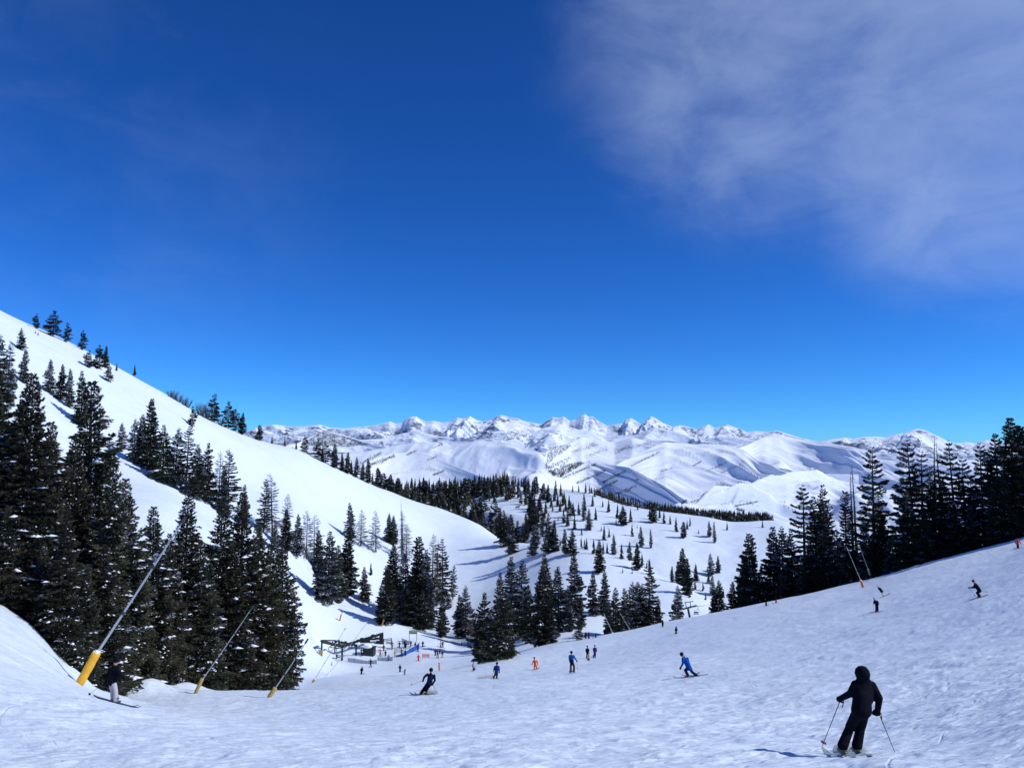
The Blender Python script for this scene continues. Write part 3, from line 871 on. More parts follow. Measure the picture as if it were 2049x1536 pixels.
add_trees("""
-60 . 640 near 47;-25 . 700 near 56;50 . 745 near 46;2 . 800 near 42;104 . 842 near 48;150 . 868 near 55;187 . 762 near 60
215 . 925 near 53;262 . 955 near 53;315 . 1010 near 58;-30 . 900 near 40;60 . 960 near 41;130 . 1010 near 45
352 . 1065 near 60;372 . 985 near 80;408 . 1080 near 70;443 . 1000 near 88;490 . 985 near 95;462 . 1085 near 82;215 . 1090 near 50
520 . 1045 near 100;543 . 1085 near 98;572 . 1078 near 112;430 . 1190 near 72;510 . 1180 near 92;175 . 1130 near 48;285 . 1150 near 56
345 . 1240 near 60;530 . 1180 near 104;95 . 1080 near 46;20 . 1010 near 45""",
          'beside the left edge of the piste', 'conifers crowding the left edge of the piste')
add_trees("""
14 790 688 s;-10 800 670 f;42 700 656 g;46 765 697 f;20 810 735 f;97 785 718 f;120 800 728 g;138 815 737 f;163 850 742 g;75 800 760 f
243 903 845 f;268 925 838 f;282 930 828 g;299 940 797 g;325 965 850 g;348 975 856 f;371 990 850 s;394 998 888 f;412 1003 886 g;437 1018 902 b
456 1022 898 s;446 1030 930 f;489 1055 968 f;527 1065 958 s;545 1068 948 b;573 1062 988 b;571 1105 1018 g;594 1112 1028 f;613 1118 1022 b
628 1125 1030 b;636 1150 1060 f;548 1100 1040 f;519 1110 1050 f;556 1130 1065 f;655 1202 1062 f;676 1202 1090 f;693 1192 1060 g;640 1190 1105 f""",
          'up the snowy hillside behind the dense stand', 'conifers in a band up the left hillside')
add_trees("""
53 650 627 w 330;88 668 622 w 330;117 684 646 w 333;150 700 660 w 336;177 735 700 w;198 738 690 w;211 736 692 g;217 763 728 w;233 742 726 w;258 750 729 far 352
71 667 660 far;76 671 663 far;385 853 812 w;423 834 788 w 366;452 853 803 w 368;466 860 818 w 370;480 870 825 g 371;516 874 850 far 382;541 880 871 far 390;567 893 876 far 395
590 895 882 far 402;607 912 869 w 404;634 918 878 w 405;650 925 883 w 407;668 938 887 g 409;683 944 906 g 412;694 948 904 g 414;711 958 913 g 418;724 965 925 g 421;736 972 917 g 424
757 980 935 far 432;768 985 945 far 434;782 990 948 far 437;795 1000 955 far 440;643 922 895 far 408;702 950 920 far 420;745 975 945 far 430""",
          'along the skyline of the left ridge', 'conifers along the crest of the left ridge')
add_trees("""
701 1078 1005 f;722 1092 1018 b;752 1104 1020 b;777 1085 1026 g;788 1090 1030 g;804 1115 1001 dt;812 1125 1048 b;806 1115 1020 d
730 1203 1133 f;775 1248 1130 g;763 1243 1165 f;785 1235 1090 g;800 1243 1160 f;812 1246 1105 f;835 1250 1072 g;826 1252 1130 g;851 1256 1098 f
865 1205 1066 b;874 1210 1078 d;886 1205 1076 s;846 1262 1180 g;884 1275 1190 g;906 1200 1130 s;898 1218 1185 f;931 1275 1170 f;918 1275 1188 f
800 1230 1120 b;858 1258 1160 f;776 1225 1150 f;742 1150 1125 far""",
          'on the open slope above the chairlift', 'conifers on the slope above the chairlift')
add_trees("""
1000 1318 1143 near;972 1290 1185 g 140;1023 1262 1113 f;1042 1275 1118 f;1080 1292 1107 near;1058 1285 1170 g;1100 1290 1190 g 143;1118 1262 1132 f;1104 1262 1150 f
1151 1235 1106 f;1140 1262 1170 f;1162 1258 1190 f;1157 1280 1226 s;1186 1232 1142 f;1208 1228 1138 f;1229 1272 1175 g 180;1216 1270 1200 g 178;1247 1265 1176 f 183;1262 1265 1164 f 186
1272 1262 1163 g 188;1285 1262 1168 f 189;1300 1240 1120 s;1296 1258 1195 g 188;1313 1260 1196 g 190;1352 1252 1170 f 200;1016 1290 1200 g 142""",
          'in the gully beyond the foot of the piste', 'conifers in the gully below the knoll')
add_trees("""
1000 1070 1015 g;1011 1092 1020 g;1023 1108 1030 f;1053 1080 1027 g;1067 1112 1048 f;1074 1092 1045 f;1098 1106 1026 g;1110 1103 1040 g;1131 1109 1057 f;1145 1110 1056 g;1121 1092 1076 far
1199 1146 1080 g;1188 1108 1078 far;1207 1110 1085 g;1228 1108 1068 f;1244 1118 1087 g;1260 1122 1083 f;1275 1140 1084 g;1285 1133 1106 f;1215 1106 1086 far
1163 1096 1074 far;1170 1098 1078 far;1174 1100 1076 d;1246 1146 1136 far;1265 1147 1138 far;1294 1135 1125 far
1345 1165 1132 g;1356 1166 1123 f;1366 1172 1096 g;1376 1190 1116 g;1393 1162 1127 f;1391 1180 1158 f;1300 1150 1118 far""",
          'on the knoll across the gully', 'conifers on the knoll across the gully')
add_trees("""
1106 1022 1008 far;1117 1041 1033 far;1064 1050 985 g;1071 1060 1008 g;1083 1032 1005 far;1090 1036 1015 far;1097 1005 968 g;1088 1000 966 far;1110 1002 972 f;1126 1012 985 far;1132 1022 995 far;1141 1036 1003 far;1147 1032 1004 far;1136 1052 1022 f
1167 1042 986 n;1178 1060 1017 f;1164 1070 1055 far;1203 1062 1052 far;1209 1080 1051 f;1219 1074 1056 far;1265 1072 1048 far;1275 1056 1050 far;1283 1094 1052 f;1303 1096 1057 n
1236 1036 1008 far;1247 1050 1012 far;1240 1045 1026 far;1262 1044 1016 far;1233 1049 1037 far;1206 1014 1000 far;1218 1024 998 far;1276 1020 1006 far;1307 1044 1010 far;1300 1038 1016 far;1329 1046 1022 far;1320 1036 1016 far
1353 1063 1034 far;1368 1076 1043 far;1375 1058 1040 far;1381 1052 1034 far;1341 1048 1030 far;1398 1067 1058 far;1420 1074 1042 f;1430 1086 1043 n;1455 1060 1044 far;1526 1055 1040 far
1146 984 970 far;1158 984 970 far;1172 986 966 far;1180 987 970 far;1190 993 975 far;1206 996 981 far;1231 1005 992 far;1258 1012 998 far;1246 1010 999 far
1423 1152 1106 f;1437 1145 1111 f;1418 1167 1140 f;1393 1160 1130 far;1407 1182 1163 far;1426 1190 1150 f;1440 1192 1170 far;1112 990 960 far;1122 993 966 far
1076 1045 1012 g;1086 1052 1020 g;1079 1022 990 g;1092 1028 1000 f;1060 1018 985 g;1068 1024 992 g;1052 1010 980 g;1103 1016 990 g;1116 1012 986 g;1121 1024 998 f;1129 1008 982 g;1139 1018 990 g;1058 1062 1026 g;1085 1072 1038 f;1128 1046 1016 g;1150 1060 1030 g;1158 1030 1004 f;1171 1022 998 g;1186 1012 990 g;1192 1040 1014 f;1380 1195 1176 far;1412 1200 1184 far;1448 1195 1178 far;1058 985 955 far;1066 986 958 far;1072 988 952 far;1050 984 957 far""",
          'scattered on the sunlit hill', 'conifers scattered over the sunlit hill')
add_trees("""
1424 . 1178 g 185;1436 . 1160 g 188;1462 . 1163 g 184;1478 . 1148 f 184;1500 . 1066 g 178;1488 . 1110 g 181;1543 . 1052 f 178;1562 . 1054 f 176;1520 . 1130 g 176
1605 . 972 s 172;1581 . 1060 f 175;1630 . 992 n 172;1637 . 990 n 176;1650 . 968 n 170;1657 . 1000 n 176;1616 . 1080 g 165;1640 . 1060 g 164
1688 . 982 n 168;1703 . 944 dt 170;1711 . 930 dt 170;1672 . 1060 f 166;1700 . 1050 s 160;1743 . 896 s 165;1752 . 1010 g 155;1768 . 1000 n 162;1790 . 1055 n 162;1725 . 1040 f 160
1828 . 882 s 158;1842 . 905 s 156;1815 . 980 g 150;1863 . 876 dt 154;1882 . 888 dt 154;1866 . 950 g 152;1890 . 958 g 148;1912 . 882 s 152;1930 . 916 s 152
1947 . 950 n 150;1965 . 888 s 148;1978 . 900 s 150;2001 . 868 g 146;2026 . 834 g 142;2048 . 850 g 144;1905 . 1000 g 146;1940 . 1010 g 145;1985 . 985 g 142;2015 . 960 g 140
2080 . 830 g 134;2115 . 850 s 130;2160 . 800 g 124;2200 . 815 g 121;2250 . 790 s 119;2310 . 780 g 118;2370 . 760 g 116;2430 . 760 s 116;1850 . 1020 g 146;1775 . 1075 f 152;1685 . 1110 g 155;1600 . 1120 g 164;1555 . 1150 g 168""",
          'along the tree line beyond the upper piste', 'conifers along the upper edge of the piste')  # rightmost trees stand out of view, added for their shadows on the piste
# the dark wood that fills the hollow behind the left ridge: front ranks singly, the rest as one wood
fr = random.Random(5)
spec = []
for px in range(806, 1075, 9):
    j = fr.uniform(-3, 3)
    top = np.interp(px, [800, 840, 900, 960, 1000, 1060], [975, 966, 962, 955, 957, 958]) + fr.uniform(-5, 6)
    spec.append(f"{px + j} . {top} far {fr.uniform(590, 630):.0f}")
for px in range(800, 1060, 12):
    j = fr.uniform(-4, 4)
    top = np.interp(px, [800, 880, 940, 1000, 1060], [985, 985, 992, 1000, 1010]) + fr.uniform(-6, 8)
    spec.append(f"{px + j} . {top} g {fr.uniform(520, 565):.0f}")
for px in range(850, 1050, 13):
    j = fr.uniform(-4, 4)
    top = np.interp(px, [850, 920, 1000, 1050], [1005, 1012, 1030, 1045]) + fr.uniform(-8, 8)
    spec.append(f"{px + j} . {top} g {fr.uniform(470, 500):.0f}")
add_trees(';'.join(spec), 'in the dark wood behind the left ridge', 'conifers of the dark wood behind the left ridge')

MAXIND = 300
order = sorted(range(len(TREES)), key=lambda i: -TREES[i]['pix'])
single = set(order[:MAXIND])
print('TREES', len(TREES), 'smallest single', TREES[order[min(MAXIND, len(TREES)) - 1]]['pix'])
rest = Acc()
STUFF_PTS = []
def place_tree(T, idx):
    r_ = random.Random(idx * 7 + 3)
    kind = T['kind']
    if kind == 'far' and T['pix'] > 55: kind = 'g'
    protos = K[kind]
    p = protos[r_.randrange(len(protos))]
    k_s = T['H'] / p['H']
    wide = r_.uniform(.88, 1.14) * (1.22 if kind == 'far' else 1.0)
    # near trees that had to be stretched stay in proportion
    dead = p.get('dead')
    nm = 'dead_conifer' if dead else 'conifer'
    root = link(nm, None)
    root.location = T['loc']
    root.rotation_euler = (r_.gauss(0, .015), r_.gauss(0, .02), r_.uniform(0, 6.28))
    root.scale = (k_s * wide, k_s * wide, k_s)
    desc = KDESC[T['kind']]
    if T['tall']: lab = f"{desc}, the tallest {T['place']}"
    else: lab = f"{desc}, {ordinal(T['i'])} from the left {T['place']}"
    tag(root, lab, 'tree', T['group'])
    link('trunk', p['trunk'], root)
    c_ = link('branches' if dead else 'crown', p['crown'], root)
    if dead: c_['kind'] = 'stuff'
    if p['snow'] is not None: tag(link('snow_load', p['snow'], root), kind='stuff')
for i, T in enumerate(TREES):
    if i in single: place_tree(T, i)
    else: STUFF_PTS.append((T['loc'], T['H']))

# ---- woods too thick or too far to count, as one object each
def wood(name, pts, label, group, mat_pair=(M_NEEDLE, M_NEEDLE_B), blades=26, seed=1, rime=.08):
    """pts: list of ((x,y,z),H). every tree: a tapering tuft of drooping blades"""
    r = np.random.default_rng(seed)
    P = np.array([p[0] for p in pts]); H = np.array([p[1] for p in pts]); n_ = len(P)
    t = (np.arange(blades)[None] + r.random((n_, blades))) / blades
    a = r.random((n_, blades)) * 6.283
    rad = (.20 * H[:, None]) * (1 - t) ** .8 * (.75 + .5 * r.random((n_, blades)))
    z0 = P[:, 2][:, None] + H[:, None] * (t * .94 + .05)
    cx, cy = np.cos(a), np.sin(a)
    w = rad * .62 + .02 * H[:, None]
    tip = np.stack([P[:, 0][:, None] + cx * rad, P[:, 1][:, None] + cy * rad, z0 - .07 * H[:, None]], -1)
    up = np.stack([P[:, 0][:, None] + 0 * cx, P[:, 1][:, None] + 0 * cy, z0 + .09 * H[:, None]], -1)
    l_ = np.stack([P[:, 0][:, None] + cx * rad * .4 - cy * w, P[:, 1][:, None] + cy * rad * .4 + cx * w, z0 - .045 * H[:, None]], -1)
    q_ = np.stack([P[:, 0][:, None] + cx * rad * .4 + cy * w, P[:, 1][:, None] + cy * rad * .4 - cx * w, z0 - .045 * H[:, None]], -1)
    V = np.stack([up, l_, tip, q_], 2).reshape(-1, 3)
    F = np.arange(len(V)).reshape(-1, 4)
    mi = (r.random(len(F)) < .35).astype(int); mi[r.random(len(F)) < rime] = 2
    o = mesh_obj(name, V, F, [mat_pair[0], mat_pair[1], M_RIME], midx=mi)
    return tag(o, label, 'trees', group, 'stuff')

for px in np.arange(770, 1075, 2.4):
    for Y in (480, 510, 540, 575, 605, 640, 670):
        if fr.random() > .62: continue
        Yj = Y + fr.uniform(-15, 15)
        x = float(se(px + fr.uniform(-3, 3), 1000)[0]) * Yj; z = zat(x, Yj)
        if z is None: continue
        # glades of open snow in the wood
        gx = vnoise(np.array([px * .022]), np.array([Yj * .018]), 77)[0]
        if (gx > .14 and px > 900) or (px > 1015 and fr.random() > .35): continue
        STUFF_PTS.append(((x, Yj, z), fr.uniform(8, 14.5)))
wood('distant_conifer_wood', STUFF_PTS, 'thick dark conifer wood filling the hollow behind the left ridge', 'distant woods', blades=34)
band = []
for px in np.arange(1180, 1545, 1.5):
    for k in range(4):
        Y = np.interp(px, [1180, 1300, 1400, 1550], [600, 560, 545, 530]) + k * 14 + fr.uniform(-6, 6)
        if px < 1300 and fr.random() < .72: continue
        x = float(se(px + fr.uniform(-2, 2), 1000)[0]) * Y; z = zat(x, Y)
        if z is None: continue
        top = np.interp(px, [1180, 1230, 1260, 1300, 1350, 1400, 1450, 1500, 1530, 1545], [975, 985, 996, 1003, 1012, 1018, 1022, 1026, 1025, 1032])
        H = top_height(x, Y, z, px, top + fr.uniform(-2.5, 6))
        if 4 < H < 26: band.append(((x, Y, z), H))
for px in np.arange(1548, 1720, 2.5):
    Y = 520 + fr.uniform(-12, 20); x = float(se(px, 1000)[0]) * Y; z = zat(x, Y)
    if z is not None: band.append(((x, Y, z), fr.uniform(6, 10)))
wood('shoulder_conifer_wood', band, 'dark band of conifers just over the shoulder of the sunlit hill', 'distant woods', (M_NEEDLE_B, M_NEEDLE), blades=24, seed=2)

# timber on the far hills, only where the photograph shows it (photo outlines of each stand)
ALLB = [bvh_of(v, f) for _, v, f in HILLS]
def far_hit(px, py):
    d = ray(px, py).normalized(); best = None
    for bv in ALLB:
        h_ = bv.ray_cast(Vector((0, 0, 0)), d)
        if h_[0] is not None and (best is None or h_[3] < best[1]): best = (h_[0], h_[3])
    return best[0] if best else None
def z3(X, Y): return 1000 + X / 3.84, 800 + Y / 3.84
def z2(X, Y): return 500 + X / 3.84, 800 + Y / 3.84
def strip(a, b, w, n_, out, dens=1.0):
    for _ in range(int(n_ * 2.2)):
        t = fr.random() + fr.gauss(0, .02); u = fr.gauss(0, .42) * w * (.5 + .9 * abs(math.sin(t * 5 + a[0])))
        if fr.random() < .12: u += fr.gauss(0, 1.6) * w
        dx, dy = b[0] - a[0], b[1] - a[1]; L = math.hypot(dx, dy)
        px, py = a[0] + dx * t - dy / L * u, a[1] + dy * t + dx / L * u
        p = far_hit(px, py)
        if p is not None: out.append((tuple(p), fr.uniform(2.5, 5.5)))
def poly(pts, n_, out, speck=0.0, hgt=(5, 11)):
    xs = [p[0] for p in pts]; ys = [p[1] for p in pts]; c_ = 0; tries = 0
    while c_ < n_ and tries < n_ * 8:
        tries += 1
        px, py = fr.uniform(min(xs), max(xs)), fr.uniform(min(ys), max(ys))
        ins = False; j = len(pts) - 1
        for i in range(len(pts)):
            if (ys[i] > py) != (ys[j] > py) and px < (xs[j] - xs[i]) * (py - ys[i]) / (ys[j] - ys[i]) + xs[i]: ins = not ins
            j = i
        if not ins: continue
        if speck and vnoise(np.array([px * .16]), np.array([py * .35]), 31)[0] > speck - .5: continue
        p = far_hit(px, py)
        if p is not None: out.append((tuple(p), fr.uniform(*hgt))); c_ += 1
ft = []
poly([z3(370, 380), z3(470, 345), (z3(555, 352)), z3(470, 420), z3(420, 450), z3(350, 520), z3(365, 450)], 650, ft)
poly([z3(350, 520), z3(440, 480), z3(530, 440), z3(560, 455), z3(500, 500), z3(420, 560), z3(380, 560)], 260, ft, .62)
poly([z3(385, 560), z3(500, 505), z3(600, 480), z3(655, 488), z3(560, 545), z3(470, 600), z3(420, 592)], 800, ft)
for a, b, w, n_ in [((560, 405), (740, 328), 7, 260), ((650, 442), (830, 372), 5, 170), ((880, 402), (1000, 362), 5, 150), ((1000, 365), (1165, 328), 4, 150),
                    ((1000, 515), (1225, 402), 1.6, 170), ((480, 605), (740, 492), 3.2, 260), ((590, 642), (810, 545), 2.2, 190), ((790, 636), (970, 547), 2.4, 190),
                    ((760, 692), (905, 622), 2.4, 130), ((850, 742), (1050, 662), 2.6, 150), ((960, 712), (1010, 690), 2, 40), ((1045, 620), (1070, 612), 1.5, 20),
                    ((370, 352), (620, 288), 1.8, 200), ((640, 380), (760, 345), 4, 110), ((1490, 506), (1552, 470), 1.4, 45), ((1240, 552), (1330, 520), 1.2, 25),
                    ((1600, 545), (1740, 480), 1.2, 45), ((1700, 560), (1860, 500), 1, 40), ((1800, 820), (1990, 782), 1.2, 70), ((1820, 840), (1880, 858), 2.4, 60),
                    ((1470, 785), (1530, 768), 1.2, 30), ((1395, 800), (1440, 770), 2.2, 60), ((830, 290), (990, 272), 2.5, 60), ((940, 275), (1110, 262), 2.5, 90)]:
    strip(z3(*a), z3(*b), w, n_, ft)
for a, b, w, n_ in [((850, 490), (1010, 406), 4, 220), ((925, 502), (1115, 430), 4.5, 240), ((1205, 425), (1280, 390), 2, 60), ((1400, 375), (1480, 340), 1.5, 60),
                    ((1410, 580), (1500, 541), 1.5, 50), ((1360, 470), (1440, 430), 1.6, 30), ((840, 290), (935, 335), 2, 70)]:
    strip(z2(*a), z2(*b), w, n_, ft)
wood('far_hillside_timber', ft, 'dark strips of timber on the far snowy hills', 'distant woods', blades=7, seed=3, rime=.0)
ft2 = []
poly([(612, 884), (635, 868), (650, 863), (672, 869), (700, 876), (722, 884), (745, 888), (700, 894), (660, 893), (618, 892)], 3200, ft2, .80, (8, 14))
poly([z3(20, 260), z3(90, 235), z3(160, 232), z3(240, 270), z3(262, 330), z3(200, 345), z3(120, 300), z3(30, 320)], 900, ft2, .62, (8, 14))
poly([z2(1530, 310), z2(1600, 275), z2(1760, 265), z2(1850, 250), z2(1900, 285), z2(1800, 300), z2(1690, 320), z2(1560, 318)], 800, ft2, .62, (8, 14))
poly([(1705, 893), (1745, 880), (1800, 882), (1842, 893), (1880, 898), (1940, 892), (1990, 895), (2000, 915), (1900, 915), (1800, 908), (1740, 905)], 2600, ft2, .62, (8, 15))
wood('mountain_timber', ft2, 'speckled blue-dark timber on the lower slopes of the distant mountains', 'distant woods', blades=5, seed=4, rime=.0)
sh = []
poly([z2(1315, 525), z2(1380, 518), z2(1450, 540), z2(1420, 580), z2(1370, 560)], 90, sh, .6, (2, 4))
M_TWIG = new_mat('reddish_bare_twigs', (0.10, 0.066, 0.062), 0.9)
if sh: wood('far_brush', sh, 'brown patch of bare brush on the far rounded hill', 'distant woods', (M_TWIG, M_TWIG), blades=10, seed=5, rime=0)

# bare shrubs
M_TWIG2 = new_mat('grey_bare_twigs', (0.085, 0.075, 0.085), 0.9)
SH = [bare_shrub(1, 2.4, 46, 1.6, M_TWIG2), bare_shrub(2, 2.2, 50, 1.9, M_TWIG), bare_shrub(3, 2.6, 40, 1.4, M_TWIG2)]
def shrub(px, base, top, label, group, Y=None, k=0, w=1.0):
    if Y is None:
        p = hit(px, base)
        if p is None: return
    else:
        x = float(se(px, 1000)[0]) * Y; p = Vector((x, Y, zat(x, Y)))
    H = top_height(p[0], p[1], p[2], px, top)
    r_ = link('bare_shrub', None); r_.location = p; s_ = max(H, .5) / 2.4
    r_.scale = (s_ * w, s_ * w, s_); r_.rotation_euler.z = px
    tag(r_, label, 'shrub', group)
    link('twigs', SH[k], r_)
for i, (px, b_, tp) in enumerate([(944, 1262, 1226), (952, 1270, 1234), (961, 1278, 1240), (956, 1262, 1228), (966, 1272, 1246), (970, 1284, 1252)]):
    shrub(px, b_, tp, f'bare grey-brown shrub, {ordinal(i)} of the thicket left of the big gully conifer', 'bare shrubs beside the gully conifers', k=i % 2, w=1.4)
for i, (px, Y, tp) in enumerate([(333, 357, 776), (341, 357, 779), (350, 358, 784), (361, 359, 790), (368, 360, 794), (396, 362, 803), (405, 363, 806), (414, 364, 812), (436, 367, 828)]):
    shrub(px, 0, tp + 4, f'wispy bare shrub on the left ridge crest, {ordinal(i)} going downhill', 'bare shrubs on the left ridge crest', Y=Y, k=(0, 2)[i % 2], w=1.1)
# ------------------------------------------------------------------ snowmaking lances
M_PAD = new_mat('yellow_padding', (0.78, 0.40, 0.02), 0.7)
M_PAD2 = new_mat('faded_yellow_padding', (0.42, 0.28, 0.09), 0.75)
M_PAD3 = new_mat('orange_padding', (0.60, 0.22, 0.06), 0.75)
M_ALU = new_mat('galvanised_tube', (0.42, 0.45, 0.48), 0.4, 0.6)
M_DARKM = new_mat('dark_fitting', (0.04, 0.045, 0.05), 0.5, 0.3)
M_CAP = new_mat('packed_snow', (0.82, 0.86, 0.93), 0.6)
def W(px, py, Y):
    return Vector(ray(px, py)) * Y
def fabric_bump(m_, scale, strength, dist=0.01):
    t = NT(m_)
    pos = t.new('ShaderNodeTexCoord').outputs['Object']
    t.l.new(t.bump(t.noise(pos, scale, 4, 0.6), strength, dist), t.b.inputs['Normal'])
fabric_bump(M_PAD, 5, 0.6, 0.05); fabric_bump(M_PAD2, 5, 0.6, 0.05)

def local(root, v):
    return np.array(v) - np.array(root)
def lance(base, pad_top, tip, pad_w, pole_w, mat, label, Y=None, group='snowmaking lances beside the piste', far_lean=0.0, stand=True):
    if Y is None:
        p = hit(*base)
        Y = p[1] if p is not None else 150
    b = W(*base, Y)
    zg = zat(b.x, b.y)
    if zg is not None and abs(zg - b.z) < 3: pass
    root = link('snowmaking_lance', None); root.location = b
    tag(root, label, 'snow lance', group)
    pt = local(b, W(*pad_top, Y + far_lean * .2)); tp = local(b, W(*tip, Y + far_lean))
    d = tp / np.linalg.norm(tp)
    r = pad_w / 2
    # buried stand
    a_ = Acc(); a_.tube((0, 0, -.9), (0, 0, .25), r * .35, r * .35, 8); a_.tube(-d * .5, d * .4, r * .45, r * .45, 8)
    link('stand', a_.mesh('stand', [M_DARKM]), root)
    # foam pad wrapped round the foot: lumpy, with seams
    a_ = Acc(); k = 12; L = np.linalg.norm(pt); dp = pt / L
    u = np.cross(dp, [0, 1.0, 0]); u /= np.linalg.norm(u); w_ = np.cross(dp, u)
    ts = [0, .03, .18, .34, .36, .52, .68, .70, .86, .97, 1.0]
    rs = [.80, 1.0, 1.03, 1.0, .95, 1.02, 1.0, .95, 1.04, 1.0, .84]
    vs_ = []
    for t_, q in zip(ts, rs):
        for j in range(k):
            an = j * 2 * math.pi / k
            rr = r * q * (1 + .05 * math.sin(3 * an + t_ * 5))
            vs_.append(dp * L * t_ + u * math.cos(an) * rr + w_ * math.sin(an) * rr * .9)
    fs = [(i * k + j, i * k + (j + 1) % k, (i + 1) * k + (j + 1) % k, (i + 1) * k + j) for i in range(len(ts) - 1) for j in range(k)]
    fs += [tuple(range(k - 1, -1, -1)), tuple((len(ts) - 1) * k + j for j in range(k))]
    a_.add(vs_, fs)
    link('foam_pad', a_.mesh('foam_pad', [mat], True), root)
    if pad_w > .3:
        s_ = bpy.data.meshes.new('snow_cap'); bm = bmesh.new()
        bmesh.ops.create_icosphere(bm, subdivisions=2, radius=r * .85)
        for v in bm.verts: v.co.z *= .6; v.co += Vector((0, 0, 0)) + v.co * .12 * math.sin(v.co.x * 30)
        bm.to_mesh(s_); bm.free(); s_.materials.append(M_CAP)
        o = link('snow_cap', s_, root); o.location = Vector(dp * L * 1.01)
    # tapered aluminium tube in two lengths, with the water and air lines strapped to it
    a_ = Acc(); p0 = dp * L * .8
    n_ = 6
    pts = [p0 + (tp - p0) * j / n_ + np.array([0, 0, -1.0]) * .10 * math.sin(math.pi * j / n_) * (1 if j else 0) * .5 for j in range(n_ + 1)]
    a_.path(pts, [pole_w / 2 * (1.1 - .45 * j / n_) for j in range(n_ + 1)], 8)
    link('pole', a_.mesh('pole', [M_ALU], True), root)
    for j in (2, 4):
        a_ = Acc(); a_.tube(pts[j] - d * pole_w * .6, pts[j] + d * pole_w * .6, pole_w * .72, pole_w * .72, 8)
        link('clamp', a_.mesh('clamp', [M_DARKM]), root)
    a_ = Acc(); a_.tube(tp - d * .12, tp + d * .22, pole_w * .75, pole_w * .55, 8)
    a_.tube(tp + d * .05 + np.array([0, 0, .10]), tp + d * .05 - np.array([0, 0, .10]), .03, .03, 6)
    link('nozzle_head', a_.mesh('nozzle_head', [M_DARKM]), root)
    return root
lance((158, 1370), (194, 1304), (366, 1041), .42, .13, M_PAD, 'big snowmaking lance with a bright yellow padded foot, behind the white-trousered skier', Y=38.5)
lance((391, 1387), (405, 1356), (503, 1217), .26, .09, M_PAD2, 'snowmaking lance with a dull yellow pad against the middle of the conifer stand', Y=None)
lance((538, 1395), (551, 1375), (613, 1283), .28, .09, M_PAD2, 'snowmaking lance standing clear of the right end of the conifer stand', Y=None)
lance((626, 1364), (630, 1358), (690, 1258), .45, .10, M_PAD2, 'thin snowmaking lance crossing in front of the lift terminal legs')
lance((655, 1351), (660, 1345), (738, 1240), .45, .10, M_CAP, 'thin snowmaking lance with a snow-plastered foot below the lift terminal')
lance((1234, 1284), (1226, 1266), (1208, 1226), .50, .13, M_PAD2, 'snowmaking lance leaning left at the piste edge by the gully firs', Y=152)
lance((1266, 1267), (1264, 1264), (1240, 1225), .3, .11, M_PAD2, 'snowmaking lance leaning left behind the piste edge, its pad hidden', Y=165)
lance((1729, 1180), (1723, 1161), (1694, 1094), .42, .09, M_PAD3, 'snowmaking lance with an orange pad on the upper right piste', Y=122)
lance((1741, 1150), (1737, 1138), (1718, 1088), .34, .08, M_PAD2, 'dim snowmaking lance in the shade of the tree line', Y=140)
lance((680, 1241), (683, 1228), (685, 1225), .45, .12, M_PAD3, 'orange padded hydrant post higher on the apron above the lift')
lance((764, 1252), (768, 1240), (773, 1230), .45, .12, M_PAD3, 'orange padded hydrant post near the crest of the apron')
lance((879, 1341), (879, 1324), (875, 1268), .38, .06, M_PAD3, 'upright lance with an orange pad on the flat run-out')
lance((664, 1331), (664, 1327), (664, 1325), .3, .1, M_PAD2, 'stubby yellow marker post on the run-out below the lift')

# ------------------------------------------------------------------ lift terminal
def q1(X, Y): return 620 + X / 8.5375, 1230 + Y / 8.5375
M_GREEN = new_mat('dark_green_steel', (0.004, 0.015, 0.014), 0.5, 0.2)
M_BLACK = new_mat('black_steel', (0.015, 0.018, 0.022), 0.5, 0.2)
M_WOOD = new_mat('yellow_painted_post', (0.45, 0.28, 0.08), 0.7)
M_SIGN = new_mat('pale_green_sign', (0.26, 0.36, 0.16), 0.6)
M_SIGNF = new_mat('grey_green_sign_frame', (0.16, 0.21, 0.22), 0.6)
M_PANEL = new_mat('pale_panel', (0.42, 0.46, 0.40), 0.6)
M_BLUE = new_mat('blue_fence_cloth', (0.02, 0.09, 0.40), 0.6)
M_REDB = new_mat('red_banner_cloth', (0.75, 0.16, 0.14), 0.6)
M_PALE = new_mat('pale_print', (0.80, 0.62, 0.62), 0.6)
def net_mat():
    m_ = new_mat('safety_netting', (0.10, 0.14, 0.32), 0.7)
    t = NT(m_)
    g = t.new('ShaderNodeTexCoord').outputs['Object']
    t.put(t.mr(t.noise(g, 9, 2), .3, .7, .35, .6), t.b.inputs['Alpha'])
    return m_
M_NET = net_mat()
LY = 204.0
gp = hit(*q1(550, 775)); GY = gp[1] if gp is not None else LY
gb = hit(*q1(205, 700)); GB = gb[1] if gb is not None else LY
print('terminal depth', GY, GB)
troot = W(*q1(550, 775), GY)
T0 = link('chairlift_terminal', None); T0.location = troot
tag(T0, 'dark green chairlift bottom terminal on four legs with a long inclined drive boom', 'lift terminal')
def tl(X, Y, D): return np.array(W(*q1(X, Y), D)) - np.array(troot)
D1, D3, D4, D2 = GY + 6, GY, GY + 9, GY + 15     # depths of the four legs
def gz(v):  # drop a leg foot onto the snow
    p = Vector(v) + troot; z = zat(p.x, p.y); return np.array([v[0], v[1], (z if z is not None else p.z) - troot.z - .6])
def dep(X, Y): return hit(*q1(X, Y))[1]
D1, D4, D2 = dep(205, 700), dep(790, 690), dep(430, 652)
print('legs', D1, D3, D4, D2)
tops = {'a': tl(205, 440, D1), 'b': tl(553, 525, D3), 'c': tl(790, 512, D4), 'd': tl(430, 440, D2)}
